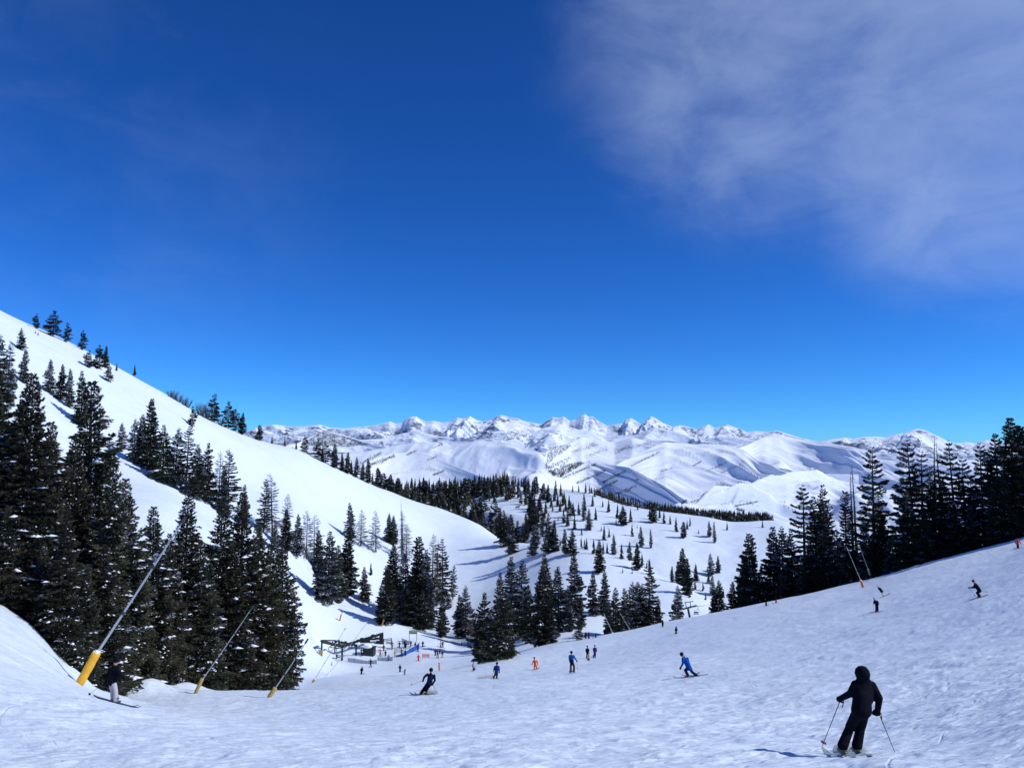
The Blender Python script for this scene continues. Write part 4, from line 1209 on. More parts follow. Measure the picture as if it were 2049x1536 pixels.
for k_n, w_ in (('a', .42), ('b', .50), ('c', .46), ('d', .34)):
    a_ = Acc(); t_ = tops[k_n]; f_ = gz(t_)
    a_.tube(f_, t_ + np.array([0, 0, .2]), w_ / 2 * 1.05, w_ / 2, 8)
    a_.box(t_, (w_ * 1.5, w_ * 1.5, .22))
    link('leg', a_.mesh('leg', [M_GREEN]), T0)
def beam(name, p0, p1, h, w, mat, parent=T0, extra=None):
    p0 = np.array(p0, float); p1 = np.array(p1, float)
    d = p1 - p0; L = np.linalg.norm(d); d /= L
    s_ = np.cross(d, [0, 0, 1.0]); s_ /= np.linalg.norm(s_); u = np.cross(s_, d)
    Rm = np.stack([d, s_, u], 1)
    a_ = Acc(); a_.box((p0 + p1) / 2, (L, w, h), Rm)
    if extra: extra(a_, p0, p1, d, s_, u, L)
    return link(name, a_.mesh(name, [mat]), parent)
def sheaves(a_, p0, p1, d, s_, u, L):
    n_ = max(2, int(L / .8))
    for i in range(n_):
        c = p0 + d * L * (i + .5) / n_ - u * .28
        a_.tube(c - s_ * .12, c + s_ * .12, .19, .19, 10)
    for i in range(3):
        c = p0 + d * L * (i + .5) / 3 + u * .36
        a_.box(c, (.6, .3, .22), np.stack([d, s_, u], 1))
beam('side_beam', tops['a'], tops['b'], .38, .30, M_GREEN, extra=sheaves)
beam('side_beam', tops['d'], tops['c'], .38, .30, M_GREEN, extra=sheaves)
beam('cross_beam', tops['a'] + np.array([0, 0, .1]), tops['d'] + np.array([0, 0, .1]), .34, .28, M_BLACK)
beam('cross_beam', tops['b'] + np.array([0, 0, .1]), tops['c'] + np.array([0, 0, .1]), .34, .28, M_BLACK, extra=sheaves)
bm0, bm1 = tl(620, 505, GY + 5), tl(1248, 315, GY + 12)
def boomx(a_, p0, p1, d, s_, u, L):
    Rm = np.stack([d, s_, u], 1)
    for t_ in (.42, .72): a_.box(p0 + d * L * t_ + u * .34, (.8, .8, .34), Rm)
    for t_ in np.linspace(.08, .95, 9): a_.box(p0 + d * L * t_, (.08, .66, .56), Rm)
beam('drive_boom', bm0, bm1, .52, .60, M_GREEN, extra=boomx)
a_ = Acc(); c = tl(945, 440, GY + 8); a_.box(c, (2.6, 1.4, .75)); a_.box(c + np.array([.6, 0, -.7]), (.35, .35, 1.0)); a_.box(c + np.array([-1.9, 0, .1]), (.8, 1.2, .4))
a_.box(c + np.array([2.2, 0, .45]), (1.6, .9, .35))
link('motor_housing', a_.mesh('motor_housing', [M_GREEN]), T0)
a_ = Acc(); c = tl(1225, 420, GY + 12); f_ = gz(c)
a_.box((c + np.array([0, 0, 1.45]) + f_) / 2 * np.array([1, 1, 0]) + np.array([0, 0, (c[2] + 1.3 + f_[2]) / 2]), (.95, .9, c[2] + 1.3 - f_[2]))
a_.box(c + np.array([-.9, 0, -.8]), (1.3, 1.0, .9))
link('drive_tower', a_.mesh('drive_tower', [M_GREEN]), T0)
a_ = Acc()
for X in (1120, 1150, 1185): 
    c = tl(X, 400, GY + 10); a_.tube(c + np.array([0, 0, .6]), c - np.array([0, 0, .5]), .07, .07, 6)
    a_.tube(c - np.array([0, .25, 0]), c + np.array([0, .25, 0]), .32, .32, 12)
link('hanger_gear', a_.mesh('hanger_gear', [M_BLACK]), T0)
a_ = Acc(); c = tl(500, 505, GY + 8); n_ = 28
for j in range(n_):   # bullwheel lying flat under the frame
    a0, a1 = j * 2 * math.pi / n_, (j + 1) * 2 * math.pi / n_
    a_.tube(c + np.array([math.cos(a0) * 2.3, math.sin(a0) * 2.3, -.3]), c + np.array([math.cos(a1) * 2.3, math.sin(a1) * 2.3, -.3]), .11, .11, 5, cap=False)
for j in range(6):
    a0 = j * math.pi / 3; a_.tube(c + np.array([0, 0, -.3]), c + np.array([math.cos(a0) * 2.3, math.sin(a0) * 2.3, -.3]), .07, .07, 5)
a_.tube(c + np.array([0, 0, -.6]), c + np.array([0, 0, .5]), .25, .25, 10)
link('bullwheel', a_.mesh('bullwheel', [M_BLACK]), T0)
a_ = Acc()
for X, Yy in ((325, 415), (550, 410), (960, 330), (1248, 250)):
    c = tl(X, Yy, GY + 8); a_.tube(c, c - np.array([0, 0, .8]), .035, .035, 5)
link('antenna', a_.mesh('antenna', [M_BLACK]), T0)
# padded foot of the left leg
a_ = Acc(); f_ = gz(tops['a']) + np.array([-.25, -.3, 0]); a_.box(f_ + np.array([0, 0, 1.1]), (.55, .5, 1.3)); a_.box(f_ + np.array([0, 0, 1.85]), (.9, .7, .15))
link('leg_pad', a_.mesh('leg_pad', [M_WOOD]), T0)

def ground_at(px, py):
    p = hit(px, py); return p
# operator hut
hp = ground_at(*q1(990, 702))
hut = link('operator_hut', None); hut.location = hp; hut.rotation_euler.z = R(-8)
tag(hut, 'small dark green operator hut with thick snow on its roof under the boom', 'hut')
a_ = Acc(); a_.box((0, 1.2, .85), (2.9, 2.2, 2.3)); link('wall', a_.mesh('wall', [M_GREEN]), hut)
a_ = Acc(); a_.box((.95, .08, 1.35), (.8, .06, .8)); link('window', a_.mesh('window', [M_BLACK]), hut)
a_ = Acc(); a_.box((1.2, 1.2, 2.08), (.9, 2.5, .16)); link('roof', a_.mesh('roof', [M_GREEN]), hut)
me = bpy.data.meshes.new('roof_snow'); bm = bmesh.new(); bmesh.ops.create_cube(bm, size=1)
bmesh.ops.subdivide_edges(bm, edges=bm.edges[:], cuts=5, use_grid_fill=True)
for v in bm.verts:
    x, y, z = v.co; rr = 1 - .25 * (abs(x * 2) ** 4 + abs(y * 2) ** 4) / 2
    v.co = Vector((x * 2.3 * rr, y * 2.5 * rr, (z + .5) * .95 * rr * (1 - .35 * x) + .08 * math.sin(x * 9 + y * 5)))
bm.to_mesh(me); bm.free(); me.materials.append(M_CAP); me.polygons.foreach_set('use_smooth', [True] * len(me.polygons))
o = link('roof_snow', me, hut); o.location = (-.45, 1.2, 1.98)

# frame with a pale panel beside the drive tower
def post_frame(name, lab, cat, corners, posts, board, bmat, pmat, thick=.16, group=None):
    """corners px of the board (x0,y0,x1,y1) and posts [(px, ytop, ybottom)] in zoomed coordinates"""
    p = ground_at(*q1(posts[0][0], posts[0][2])); Yd = p[1]
    r_ = link(name, None); r_.location = p
    tag(r_, lab, cat, group)
    b = np.array(p)
    for X, yt, yb in posts:
        t_ = np.array(W(*q1(X, yt), Yd)) - b; f_ = np.array(W(*q1(X, yb), Yd)) - b
        z = zat(f_[0] + b[0], Yd); f_[2] = min(f_[2], (z if z is not None else f_[2] + b[2]) - b[2]) - .2
        a_ = Acc(); a_.tube(f_, t_, thick / 2, thick / 2, 6); link('post', a_.mesh('post', [pmat]), r_)
    x0, y0, x1, y1 = board
    c0 = np.array(W(*q1(x0, y0), Yd - .12)) - b; c1 = np.array(W(*q1(x1, y1), Yd - .12)) - b
    a_ = Acc(); a_.box((c0 + c1) / 2, (abs(c1[0] - c0[0]), .06, abs(c1[2] - c0[2])))
    link('board', a_.mesh('board', [bmat]), r_)
    return r_, b, Yd
r_, b, Yd = post_frame('sign_frame', 'two-post overhead sign with a pale green board above the lift queue', 'sign', None, [(1826, 262, 460), (1700, 268, 420)], (1706, 272, 1834, 322), M_SIGN, M_WOOD, .2)
a_ = Acc(); c0 = np.array(W(*q1(1700, 265), Yd)) - b; c1 = np.array(W(*q1(1836, 262), Yd)) - b; a_.tube(c0, c1, .10, .10, 6); link('top_rail', a_.mesh('top_rail', [M_SIGNF]), r_)
a_ = Acc(); 
for X0, X1, Yy, mm in ((1716, 1745, 288, 0), (1760, 1822, 300, 0), (1716, 1822, 312, 0)):
    c0 = np.array(W(*q1(X0, Yy - 4), Yd - .17)) - b; c1 = np.array(W(*q1(X1, Yy + 2), Yd - .17)) - b; a_.box((c0 + c1) / 2, (abs(c1[0] - c0[0]), .02, .08))
link('lettering', a_.mesh('lettering', [M_SIGNF]), r_)
r_, b, Yd = post_frame('notice_gantry', 'black steel gantry with a pale notice panel right of the drive tower', 'sign', None, [(1395, 395, 570), (1262, 405, 560)], (1300, 450, 1382, 490), M_PANEL, M_BLACK, .24)
a_ = Acc()
for y_ in (400, 425):
    a_.tube(np.array(W(*q1(1258, y_ + 18), Yd)) - b, np.array(W(*q1(1400, y_ - 4), Yd)) - b, .10, .10, 6)
link('top_rail', a_.mesh('top_rail', [M_BLACK]), r_)

def ribbon_fence(name, lab, cat, pts, mat, group, sag=.0):
    """pts: zoomed (X, ytop, ybottom) along the fence; cloth between posts"""
    P = []
    for X, yt, yb in pts:
        p = ground_at(*q1(X, yb)); P.append((np.array(p), (yb - yt) / 8.5375 / FPX * p[1]))
    b = P[0][0]
    r_ = link(name, None); r_.location = b; tag(r_, lab, cat, group)
    V, F = [], []
    for (p, h) in P: V += [p - b + [0, 0, -.05], p - b + [0, 0, h]]
    for i in range(len(P) - 1): F.append((2 * i, 2 * i + 2, 2 * i + 3, 2 * i + 1))
    n_ = len(V); V += [v + np.array([0, .03, 0]) for v in V]
    F += [tuple(n_ + i for i in reversed(f)) for f in F]
    link('cloth', mesh_data('cloth', V, F, [mat]), r_)
    pm = None
    for p, h in P:
        a_ = Acc(); a_.tube((0, 0, -.3), (0, 0, h + .15), .03, .03, 5)
        o = link('post', a_.mesh('post', [M_DARKM]), r_); o.location = Vector(p - b)
ribbon_fence('safety_net', 'long sagging blue-grey safety net in front of the operator hut', 'net', [(650, 735, 790), (760, 745, 808), (870, 765, 822), (950, 780, 830), (1050, 780, 834), (1140, 765, 834)], M_NET, 'safety nets round the lift')
ribbon_fence('safety_net', 'short safety net right of the long one, below the lift', 'net', [(1157, 716, 780), (1240, 728, 783), (1320, 724, 783), (1410, 715, 780)], M_NET, 'safety nets round the lift')
ribbon_fence('safety_net', 'dark safety net above the blue banner by the lift queue', 'net', [(1572, 400, 480), (1640, 425, 495), (1700, 450, 508)], M_NET, 'safety nets round the lift')
ribbon_fence('cloth_fence', 'bright blue cloth fence curving round the lift queue', 'fence', [(1470, 688, 716), (1560, 665, 706), (1640, 630, 680), (1700, 585, 650), (1780, 540, 618), (1840, 500, 592), (1868, 470, 575)], M_BLUE, None)
p = ground_at(*q1(1980, 742)); r_ = link('banner', None); r_.location = p
tag(r_, 'red and pale slow-zone banner stretched between two poles on the run-out', 'banner')
for sx in (-.85, .85):
    a_ = Acc(); a_.tube((sx, 0, -.2), (sx, 0, 1.2), .03, .03, 5); link('pole', a_.mesh('pole', [M_DARKM]), r_)
a_ = Acc(); a_.box((0, 0, .72), (1.7, .03, .85)); link('cloth', a_.mesh('cloth', [M_REDB]), r_)
a_ = Acc(); a_.box((0, -.03, .93), (1.45, .02, .13)); a_.box((0, -.03, .55), (1.45, .02, .13)); link('print', a_.mesh('print', [M_PALE]), r_)
for i, (X, yt, yb) in enumerate([(1455, 565, 715), (1392, 520, 590)]):
    p = ground_at(*q1(X, yb)); r_ = link('marker_post', None); r_.location = p
    tag(r_, ('tall yellow padded post left of the blue cloth fence', 'thin yellow post behind the lift queue')[i], 'post')
    a_ = Acc(); a_.tube((0, 0, -.2), (0, 0, (yb - yt) / 8.5375 / FPX * p[1]), .17 if i == 0 else .08, .15 if i == 0 else .08, 8); link('pad', a_.mesh('pad', [M_WOOD]), r_)
# queue rails
rail_i = 0
for X0, X1, y0, y1, hgt in [(1105, 1180, 590, 592, 40), (1230, 1300, 640, 640, 40), (1320, 1400, 560, 545, 40), (1440, 1540, 620, 600, 38), (1480, 1560, 575, 560, 30), (1600, 1730, 560, 550, 36)]:
    p0 = ground_at(*q1(X0, y0 + hgt)); p1 = ground_at(*q1(X1, y1 + hgt)); h = hgt / 8.5375 / FPX * p0[1] * .8
    r_ = link('queue_rail', None); r_.location = p0; tag(r_, f'low queue rail near the lift, {ordinal(rail_i)} from the left', 'rail', 'queue rails at the lift'); rail_i += 1
    d = np.array(p1) - np.array(p0)
    a_ = Acc(); a_.tube((0, 0, h), d + [0, 0, h], .04, .04, 5); a_.tube((0, 0, h * .55), d + [0, 0, h * .55], .03, .03, 5); link('rail', a_.mesh('rail', [M_BLACK]), r_)
    for e_ in ((0, 0, 0), tuple(d)):
        a_ = Acc(); a_.tube((e_[0], e_[1], e_[2] - .2), (e_[0], e_[1], e_[2] + h), .05, .05, 5); link('post', a_.mesh('post', [M_BLACK]), r_)

# second loading station half hidden by the big conifer
p = ground_at(938, 1292); Yq = p[1]; b = np.array(p)
r_ = link('unloading_ramp', None); r_.location = p
tag(r_, 'dark inclined beam structure with netting left of the big gully conifer', 'ramp')
def wl_(px, py, D=None): return np.array(W(px, py, D or Yq)) - b
beam('inclined_beam', wl_(933, 1278, Yq + 4), wl_(975, 1293, Yq), .75, .5, M_BLACK, r_)
for px, yt, yb in ((936, 1279, 1296), (966, 1291, 1304), (924, 1283, 1296)):
    a_ = Acc(); a_.tube(wl_(px, yb, Yq + 1), wl_(px, yt, Yq + 1), .14, .14, 6); link('post', a_.mesh('post', [M_BLACK]), r_)
a_ = Acc(); a_.box((wl_(944, 1283) + wl_(926, 1292)) / 2, (2.6, .05, 1.2)); link('netting', a_.mesh('netting', [M_NET]), r_)
a_ = Acc(); a_.tube(wl_(906, 1293), wl_(932, 1294), .09, .09, 6); link('rail', a_.mesh('rail', [M_BLACK]), r_)

# chairlift tower, rope and chair to the right
TY = 205.0
b = np.array(W(1384, 1250, TY)); r_ = link('lift_tower', None); r_.location = b
tag(r_, 'black T-shaped chairlift tower rising behind the piste edge', 'lift tower')
def tw(px, py, D=TY): return np.array(W(px, py, D)) - b
a_ = Acc(); a_.tube(tw(1386, 1262), tw(1376, 1214), .34, .26, 10); link('mast', a_.mesh('mast', [M_BLACK]), r_)
beam('crossarm', tw(1366, 1218, TY - 1.5), tw(1393, 1211, TY + 1.5), .32, .3, M_BLACK, r_)
a_ = Acc()
for px in (1373, 1382): a_.tube(tw(px, 1216), tw(px - 1, 1204), .10, .10, 6)
a_.tube(tw(1369, 1205), tw(1387, 1202.5), .10, .10, 6)
link('lifting_frame', a_.mesh('lifting_frame', [M_BLACK]), r_)
for px, py in ((1367, 1218.5), (1392, 1212)):
    a_ = Acc()
    for k in range(4):
        c = tw(px - 3 + 2 * k, py - .5 * k + 1.0); a_.tube(c - [0, .1, 0], c + [0, .1, 0], .13, .13, 8)
    link('sheave_train', a_.mesh('sheave_train', [M_BLACK]), r_)
for lab, a0, a1 in (('upper haul rope running right from the lift tower', (1388, 1211.5, TY), (1452, 1202, TY - 6)), ('lower haul rope running right from the lift tower', (1362, 1219.5, TY), (1452, 1195, TY + 25)), ('haul rope running left from the lift tower towards the gully', (1366, 1218, TY), (1318, 1232, TY + 4))):
    p0 = W(*a0); p1 = W(*a1); o_ = link('haul_rope', None); o_.location = p0
    tag(o_, lab, 'cable')
    d = np.array(p1 - p0); a_ = Acc(); pts = [d * t_ - np.array([0, 0, .5 * math.sin(math.pi * t_)]) for t_ in np.linspace(0, 1, 9)]
    a_.path(pts, [.035] * 9, 5); link('strand', a_.mesh('strand', [M_ALU]), o_)
CY = TY + 3
b = np.array(W(1393, 1228, CY)); r_ = link('lift_chair', None); r_.location = b; tag(r_, 'empty double chair hanging from the rope right of the tower', 'chair')
def cw(px, py): return np.array(W(px, py, CY)) - b
a_ = Acc(); a_.path([cw(1396, 1211.5), cw(1397, 1218), cw(1394, 1219.5)], [.05] * 3, 5); a_.path([cw(1389, 1220), cw(1399, 1218.6)], [.04] * 2, 5); link('hanger', a_.mesh('hanger', [M_BLACK]), r_)
a_ = Acc(); a_.box(cw(1393, 1227.5), (1.3, .5, .12)); link('seat', a_.mesh('seat', [M_BLACK]), r_)
a_ = Acc(); a_.path([cw(1388.5, 1227.5), cw(1389, 1220)], [.04] * 2, 5); a_.path([cw(1398.5, 1226), cw(1399, 1219)], [.04] * 2, 5); link('side_rail', a_.mesh('side_rail', [M_BLACK]), r_)
a_ = Acc(); a_.box(cw(1393, 1224.5), (1.1, .06, .35)); link('backrest', a_.mesh('backrest', [M_BLACK]), r_)

# ------------------------------------------------------------------ people
def cloth(name, col, rough=.8):
    m_ = new_mat(name, col, rough); m_.node_tree.nodes['Principled BSDF'].inputs['Specular IOR Level'].default_value = .05
    fabric_bump(m_, 9, .5, .02); return m_
C_BLACK = cloth('black_fabric', (0.005, 0.006, 0.011)); C_NAVY = cloth('navy_fabric', (0.006, 0.010, 0.040)); C_BLUE = cloth('blue_fabric', (0.006, 0.065, 0.30))
C_ROYAL = cloth('royal_blue_fabric', (0.008, 0.028, 0.17)); C_GREY = cloth('light_grey_fabric', (0.42, 0.42, 0.46)); C_ORANGE = cloth('orange_fabric', (0.75, 0.11, 0.015))
C_RED = cloth('red_fabric', (0.55, 0.04, 0.03)); C_PURPLE = cloth('purple_fabric', (0.045, 0.02, 0.13)); C_DGREY = cloth('charcoal_fabric', (0.028, 0.028, 0.034))
C_CREAM = cloth('cream_fabric', (0.62, 0.58, 0.50)); C_TEAL = cloth('pale_blue_fabric', (0.22, 0.30, 0.40)); C_YELLOW = cloth('yellow_green_fabric', (0.5, 0.52, 0.08)); C_BROWN = cloth('brown_fabric', (0.05, 0.032, 0.025))
C_SKIN = new_mat('skin', (0.45, 0.26, 0.19), .6)
C_BOOT = new_mat('grey_green_boot_shell', (0.055, 0.08, 0.068), .4); C_SKI = new_mat('ski_topsheet', (0.05, 0.05, 0.06), .35); C_SKI2 = new_mat('pale_ski_topsheet', (0.45, 0.5, 0.48), .35)
C_POLE = new_mat('pole_shaft', (0.06, 0.05, 0.06), .35, .5); C_BASKET = new_mat('dark_red_basket', (0.14, 0.03, 0.04), .6); C_LENS = new_mat('goggle_lens', (0.02, 0.02, 0.03), .1)

def capsule(p0, p1, r0, r1, k=12, fl=1.0):
    """tapered limb with rounded ends; fl flattens it front to back"""
    p0 = np.array(p0, float); p1 = np.array(p1, float); d = p1 - p0; L = np.linalg.norm(d)
    if L < 1e-6: d = np.array([0, 0, 1.0]); L = 1e-6
    d = d / L
    a = np.cross(d, [0, 1.0, 0]);
    if np.linalg.norm(a) < .1: a = np.cross(d, [1.0, 0, 0])
    a /= np.linalg.norm(a); b_ = np.cross(d, a)
    rings = []
    for th in (-80, -50, -20): rings.append((p0 + d * r0 * math.sin(R(th)), r0 * math.cos(R(th))))
    for th in (20, 50, 80): rings.append((p1 + d * r1 * math.sin(R(th)), r1 * math.cos(R(th))))
    V = []
    for c, r_ in rings:
        for j in range(k):
            an = j * 2 * math.pi / k
            o_ = a * math.cos(an) * r_ + b_ * math.sin(an) * r_
            o_[1] *= fl; V.append(c + o_)
    F = [(i * k + j, i * k + (j + 1) % k, (i + 1) * k + (j + 1) % k, (i + 1) * k + j) for i in range(5) for j in range(k)]
    F += [tuple(range(k - 1, -1, -1)), tuple(5 * k + j for j in range(k))]
    return V, F

def fuse(name, segs, mats, voxel, smooth_it=2):
    """segs: (p0,p1,r0,r1,mat index,flatten): fused into one continuous skin"""
    a_ = Acc()
    for p0, p1, r0, r1, m_, fl in segs:
        v, f = capsule(p0, p1, r0, r1, 12, fl); a_.add(v, f)
    me = mesh_data(name + '_raw', np.concatenate(a_.v), a_.f, [mats[0]])
    o = bpy.data.objects.new('raw', me); COL.objects.link(o)
    md = o.modifiers.new('r', 'REMESH'); md.mode = 'VOXEL'; md.voxel_size = voxel
    if smooth_it:
        ms = o.modifiers.new('s', 'SMOOTH'); ms.iterations = smooth_it; ms.factor = .5
    dg = bpy.context.evaluated_depsgraph_get()
    new = bpy.data.meshes.new_from_object(o.evaluated_get(dg))
    bpy.data.objects.remove(o); bpy.data.meshes.remove(me)
    new.name = name; new.materials.clear()
    for m_ in mats: new.materials.append(m_)
    n_ = len(new.polygons); C = np.empty(n_ * 3); new.polygons.foreach_get('center', C); C = C.reshape(-1, 3)
    best = np.full(n_, 1e9); mi = np.zeros(n_, np.int32)
    for p0, p1, r0, r1, m_, fl in segs:
        p0 = np.array(p0, float); p1 = np.array(p1, float); d = p1 - p0
        t_ = np.clip(((C - p0) @ d) / max(d @ d, 1e-9), 0, 1)
        dist = np.linalg.norm(C - (p0 + t_[:, None] * d), axis=1) - (r0 + (r1 - r0) * t_)
        w_ = dist < best; best[w_] = dist[w_]; mi[w_] = m_
    new.polygons.foreach_set('material_index', mi)
    new.polygons.foreach_set('use_smooth', np.ones(n_, bool)); new.update()
    return new

def ski_mesh(mat, L=1.65):
    V, F = [], []; n_ = 14
    for i in range(n_ + 1):
        t_ = i / n_; x = -L * .45 + L * t_
        w_ = .052 - .014 * math.sin(math.pi * t_)
        if t_ > .93: w_ *= (1 - (t_ - .93) / .07 * .75)
        z = .012 + (.12 * ((t_ - .86) / .14) ** 2 if t_ > .86 else 0) + (.02 * ((.06 - t_) / .06) if t_ < .06 else 0)
        for sx, sz in ((-1, 0), (1, 0), (1, .014), (-1, .014)): V.append((sx * w_, x, z + sz))
    for i in range(n_):
        for j in range(4): F.append((4 * i + j, 4 * i + (j + 1) % 4, 4 * i + 4 + (j + 1) % 4, 4 * i + 4 + j))
    F += [(3, 2, 1, 0), tuple(4 * n_ + j for j in range(4))]
    return mesh_data('ski', V, F, [mat])
SKI_A, SKI_B = ski_mesh(C_SKI), ski_mesh(C_SKI2)

PERS = 0
def person(foot, Y, J, jacket, trousers, head, label='', group=None, size=1.0, ski_yaw=0.0, ski=SKI_A, boots=C_BOOT, hood=False, poles=None,
           gloves=C_BLACK, detail=0, pole_lab=None, tilt=0.0, hem=None, lower=None, pshort=None, rows=()):
    """foot: photo pixel of the ground between the boots. J: joints in photo pixels (x, y, metres nearer(-)/farther(+))"""
    fx, fy = foot
    if Y is None:
        p = hit(fx, fy); Y = p[1]
    p = hit(fx, fy)
    if p is not None and .72 < p[1] / Y < 1.35: Y = p[1]
    s_f, e_f = (float(v_) for v_ in se(fx, fy))
    if Y < 300:
        ys_ = np.linspace(Y * .86, Y * 1.14, 240); g_ = near_z(np.full(240, s_f), ys_) - e_f * ys_
        cr = np.nonzero((g_[:-1] < 0) & (g_[1:] >= 0))[0]
        if len(cr): Y = float(ys_[cr[0] + 1])
    b = W(fx, fy, Y); zg = zat(b.x, b.y)
    if zg is not None: b.z = zg
    w_f = CP + SP * (fy - 768) / FPX
    k = Y / FPX * size / w_f
    def w(n_):
        x, y, dd = J[n_]; q_ = np.array(W(x, y, Y + dd)) - np.array(W(fx, fy, Y)); return q_ * [size, 1, size] + [0, 0, .02]
    root = link('person', None); root.location = b
    tag(root, label, 'person', group)
    hd, nk = w('head'), w('neck')
    shL, shR, elL, elR, haL, haR = map(w, ('shL', 'shR', 'elL', 'elR', 'haL', 'haR'))
    pel, knL, knR, anL, anR = map(w, ('pelvis', 'knL', 'knR', 'anL', 'anR'))
    ms = (shL + shR) / 2
    lr = (shR - shL) * .30
    hipL, hipR = pel - lr * .62 - [0, 0, .04], pel + lr * .62 - [0, 0, .04]
    top = 0; leg = 1; glv = 2; skn = 3; low = 4 if lower is not None else 0
    waist = ms * .42 + pel * .58
    g = [
        (ms - lr * .80 - [0, 0, .04], ms + lr * .80 - [0, 0, .04], .095, .095, top, .95),
        (ms - [0, 0, .10], waist, .180, .172, top, .82), (waist, pel - [0, 0, .02], .172, .180, low, .87),
        (ms - [0, 0, .02], nk, .085, .075, top, 1), (nk, hd, .062, .07, skn if not hood else top, 1),
        (shL, elL, .082, .068, top, 1), (elL, haL, .068, .054, top, 1), (shR, elR, .082, .068, top, 1), (elR, haR, .068, .054, top, 1),
        (hipL, knL, .112, .090, leg, 1), (knL, anL, .088, .100, leg, 1), (hipR, knR, .112, .090, leg, 1), (knR, anR, .088, .100, leg, 1),
        (pel - lr * .5 - [0, 0, .03], pel + lr * .5 - [0, 0, .03], .112, .112, low, .9),
        (hd - [0, 0, .02], hd + [0, 0, .03], .092, .095, skn if not hood else top, 1),
    ]
    if rows:
        g = [(a_, b_, r0_ * (.88 if m_ == leg else 1), r1_ * (.98 if m_ == leg else 1), m_, f_) for a_, b_, r0_, r1_, m_, f_ in g]
    if detail:
        g += [(hd + [0, .10, -.01], hd + [0, .118, -.02], .018, .016, skn, 1), (hd + [-.09, .01, -.01], hd + [-.098, .0, .01], .02, .02, skn, 1), (hd + [.09, .01, -.01], hd + [.098, 0, .01], .02, .02, skn, 1)]
        g += [(pel + lr * .5 - [0, 0, .03], pel - lr * .5 - [0, 0, .03], .135, .135, low, .9), (ms - [0, 0, .18], ms - [0, 0, .20], .172, .172, top, .8)]
    for yy, xl, xr, rr in rows:
        # the outline of the jacket, row by row
        yn, yp = J['shL'][1], J['pelvis'][1]; t_ = np.clip((yy - yn) / (yp - yn), -.6, 1.2); dd_ = .05 - .13 * max(t_, 0)
        e0 = np.array(W(xl, yy, Y + dd_)) - np.array(W(fx, fy, Y)); e1 = np.array(W(xr, yy, Y + dd_)) - np.array(W(fx, fy, Y))
        g.append((e0 + [rr, 0, .02], e1 + [-rr, 0, .02], rr, rr, top, .95))
    mats = [jacket, trousers, gloves, C_SKIN] + ([lower] if lower is not None else [])
    body = fuse('body', g, mats, .020 if detail else (.028 if Y < 90 else .045), 2)
    link('body', body, root)
    # helmet or hood
    me = bpy.data.meshes.new('helmet'); bm = bmesh.new(); bmesh.ops.create_icosphere(bm, subdivisions=2, radius=.128 if hood else .118)
    for v in bm.verts:
        v.co.z = v.co.z * 1.08 + .02; v.co.y *= 1.12
        if v.co.z < -.05: v.co.z = -.05 + (v.co.z + .05) * (.9 if hood else .35)
    bm.to_mesh(me); bm.free(); me.materials.append(head); me.polygons.foreach_set('use_smooth', [True] * len(me.polygons))
    o = link('hood' if hood else 'helmet', me, root); o.location = Vector(hd + [0, 0, .02])
    if Y < 40 and not hood:
        a_ = Acc()
        for j in range(9):
            a0 = R(20 + 140 * j / 9); a1 = R(20 + 140 * (j + 1) / 9)
            a_.tube((math.cos(a0) * .125, math.sin(a0) * .145, 0), (math.cos(a1) * .125, math.sin(a1) * .145, 0), .035, .035, 5, cap=False)
        o = link('goggles', a_.mesh('goggles', [C_LENS]), root); o.location = Vector(hd + [0, 0, .0])
    # gloves: palm, four curled fingers and a thumb closed round the grip
    for side, hnd, el in ((-1, haL, elL), (1, haR, elR)):
        d = hnd - el; d /= max(np.linalg.norm(d), 1e-6)
        if detail:
            f_ = np.array([0, 1.0, 0]); s_ = np.cross(d, f_); s_ /= np.linalg.norm(s_)
            seg = [(hnd - d * .03, hnd + d * .05, .05, .055, 0, 1)]
            for q in range(4):
                o0 = hnd + d * (.065 - .005 * abs(q - 1.2)) + f_ * .0 + s_ * 0 + np.array([0, 0, 1.0]) * 0 + (f_ * (.045 - .03 * q))
                ln = (.9, 1.0, .95, .8)[q]
                a0 = o0 - s_ * side * .0; a1 = a0 + d * .035 * ln + s_ * side * -.02; a2 = a1 - d * .02 * ln + s_ * side * -.05
                seg += [(a0, a1, .0185, .018, 0, 1), (a1, a2, .018, .016, 0, 1)]
            seg += [(hnd + f_ * .045, hnd + f_ * .07 + d * .03 - s_ * side * .03, .022, .018, 0, 1), (hnd + f_ * .07 + d * .03 - s_ * side * .03, hnd + f_ * .05 + d * .05 - s_ * side * .055, .018, .016, 0, 1)]
            link('glove', fuse('glove', seg, [gloves], .010, 1), root)
        else:
            a_ = Acc()
            v, f = capsule(hnd - d * .02, hnd + d * .05, .052, .056, 8); a_.add(v, f)
            if Y < 110:
                for q in range(4):
                    o0 = hnd + d * .07 + np.array([0, .045 - .03 * q, 0]); v, f = capsule(o0, o0 + d * .025 + np.array([-side * .02, 0, -.01]), .02, .018, 6); a_.add(v, f)
                v, f = capsule(hnd + [0, .05, 0], hnd + d * .05 + [-side * .02, .06, 0], .021, .018, 6); a_.add(v, f)
            link('glove', a_.mesh('glove', [gloves], True), root)
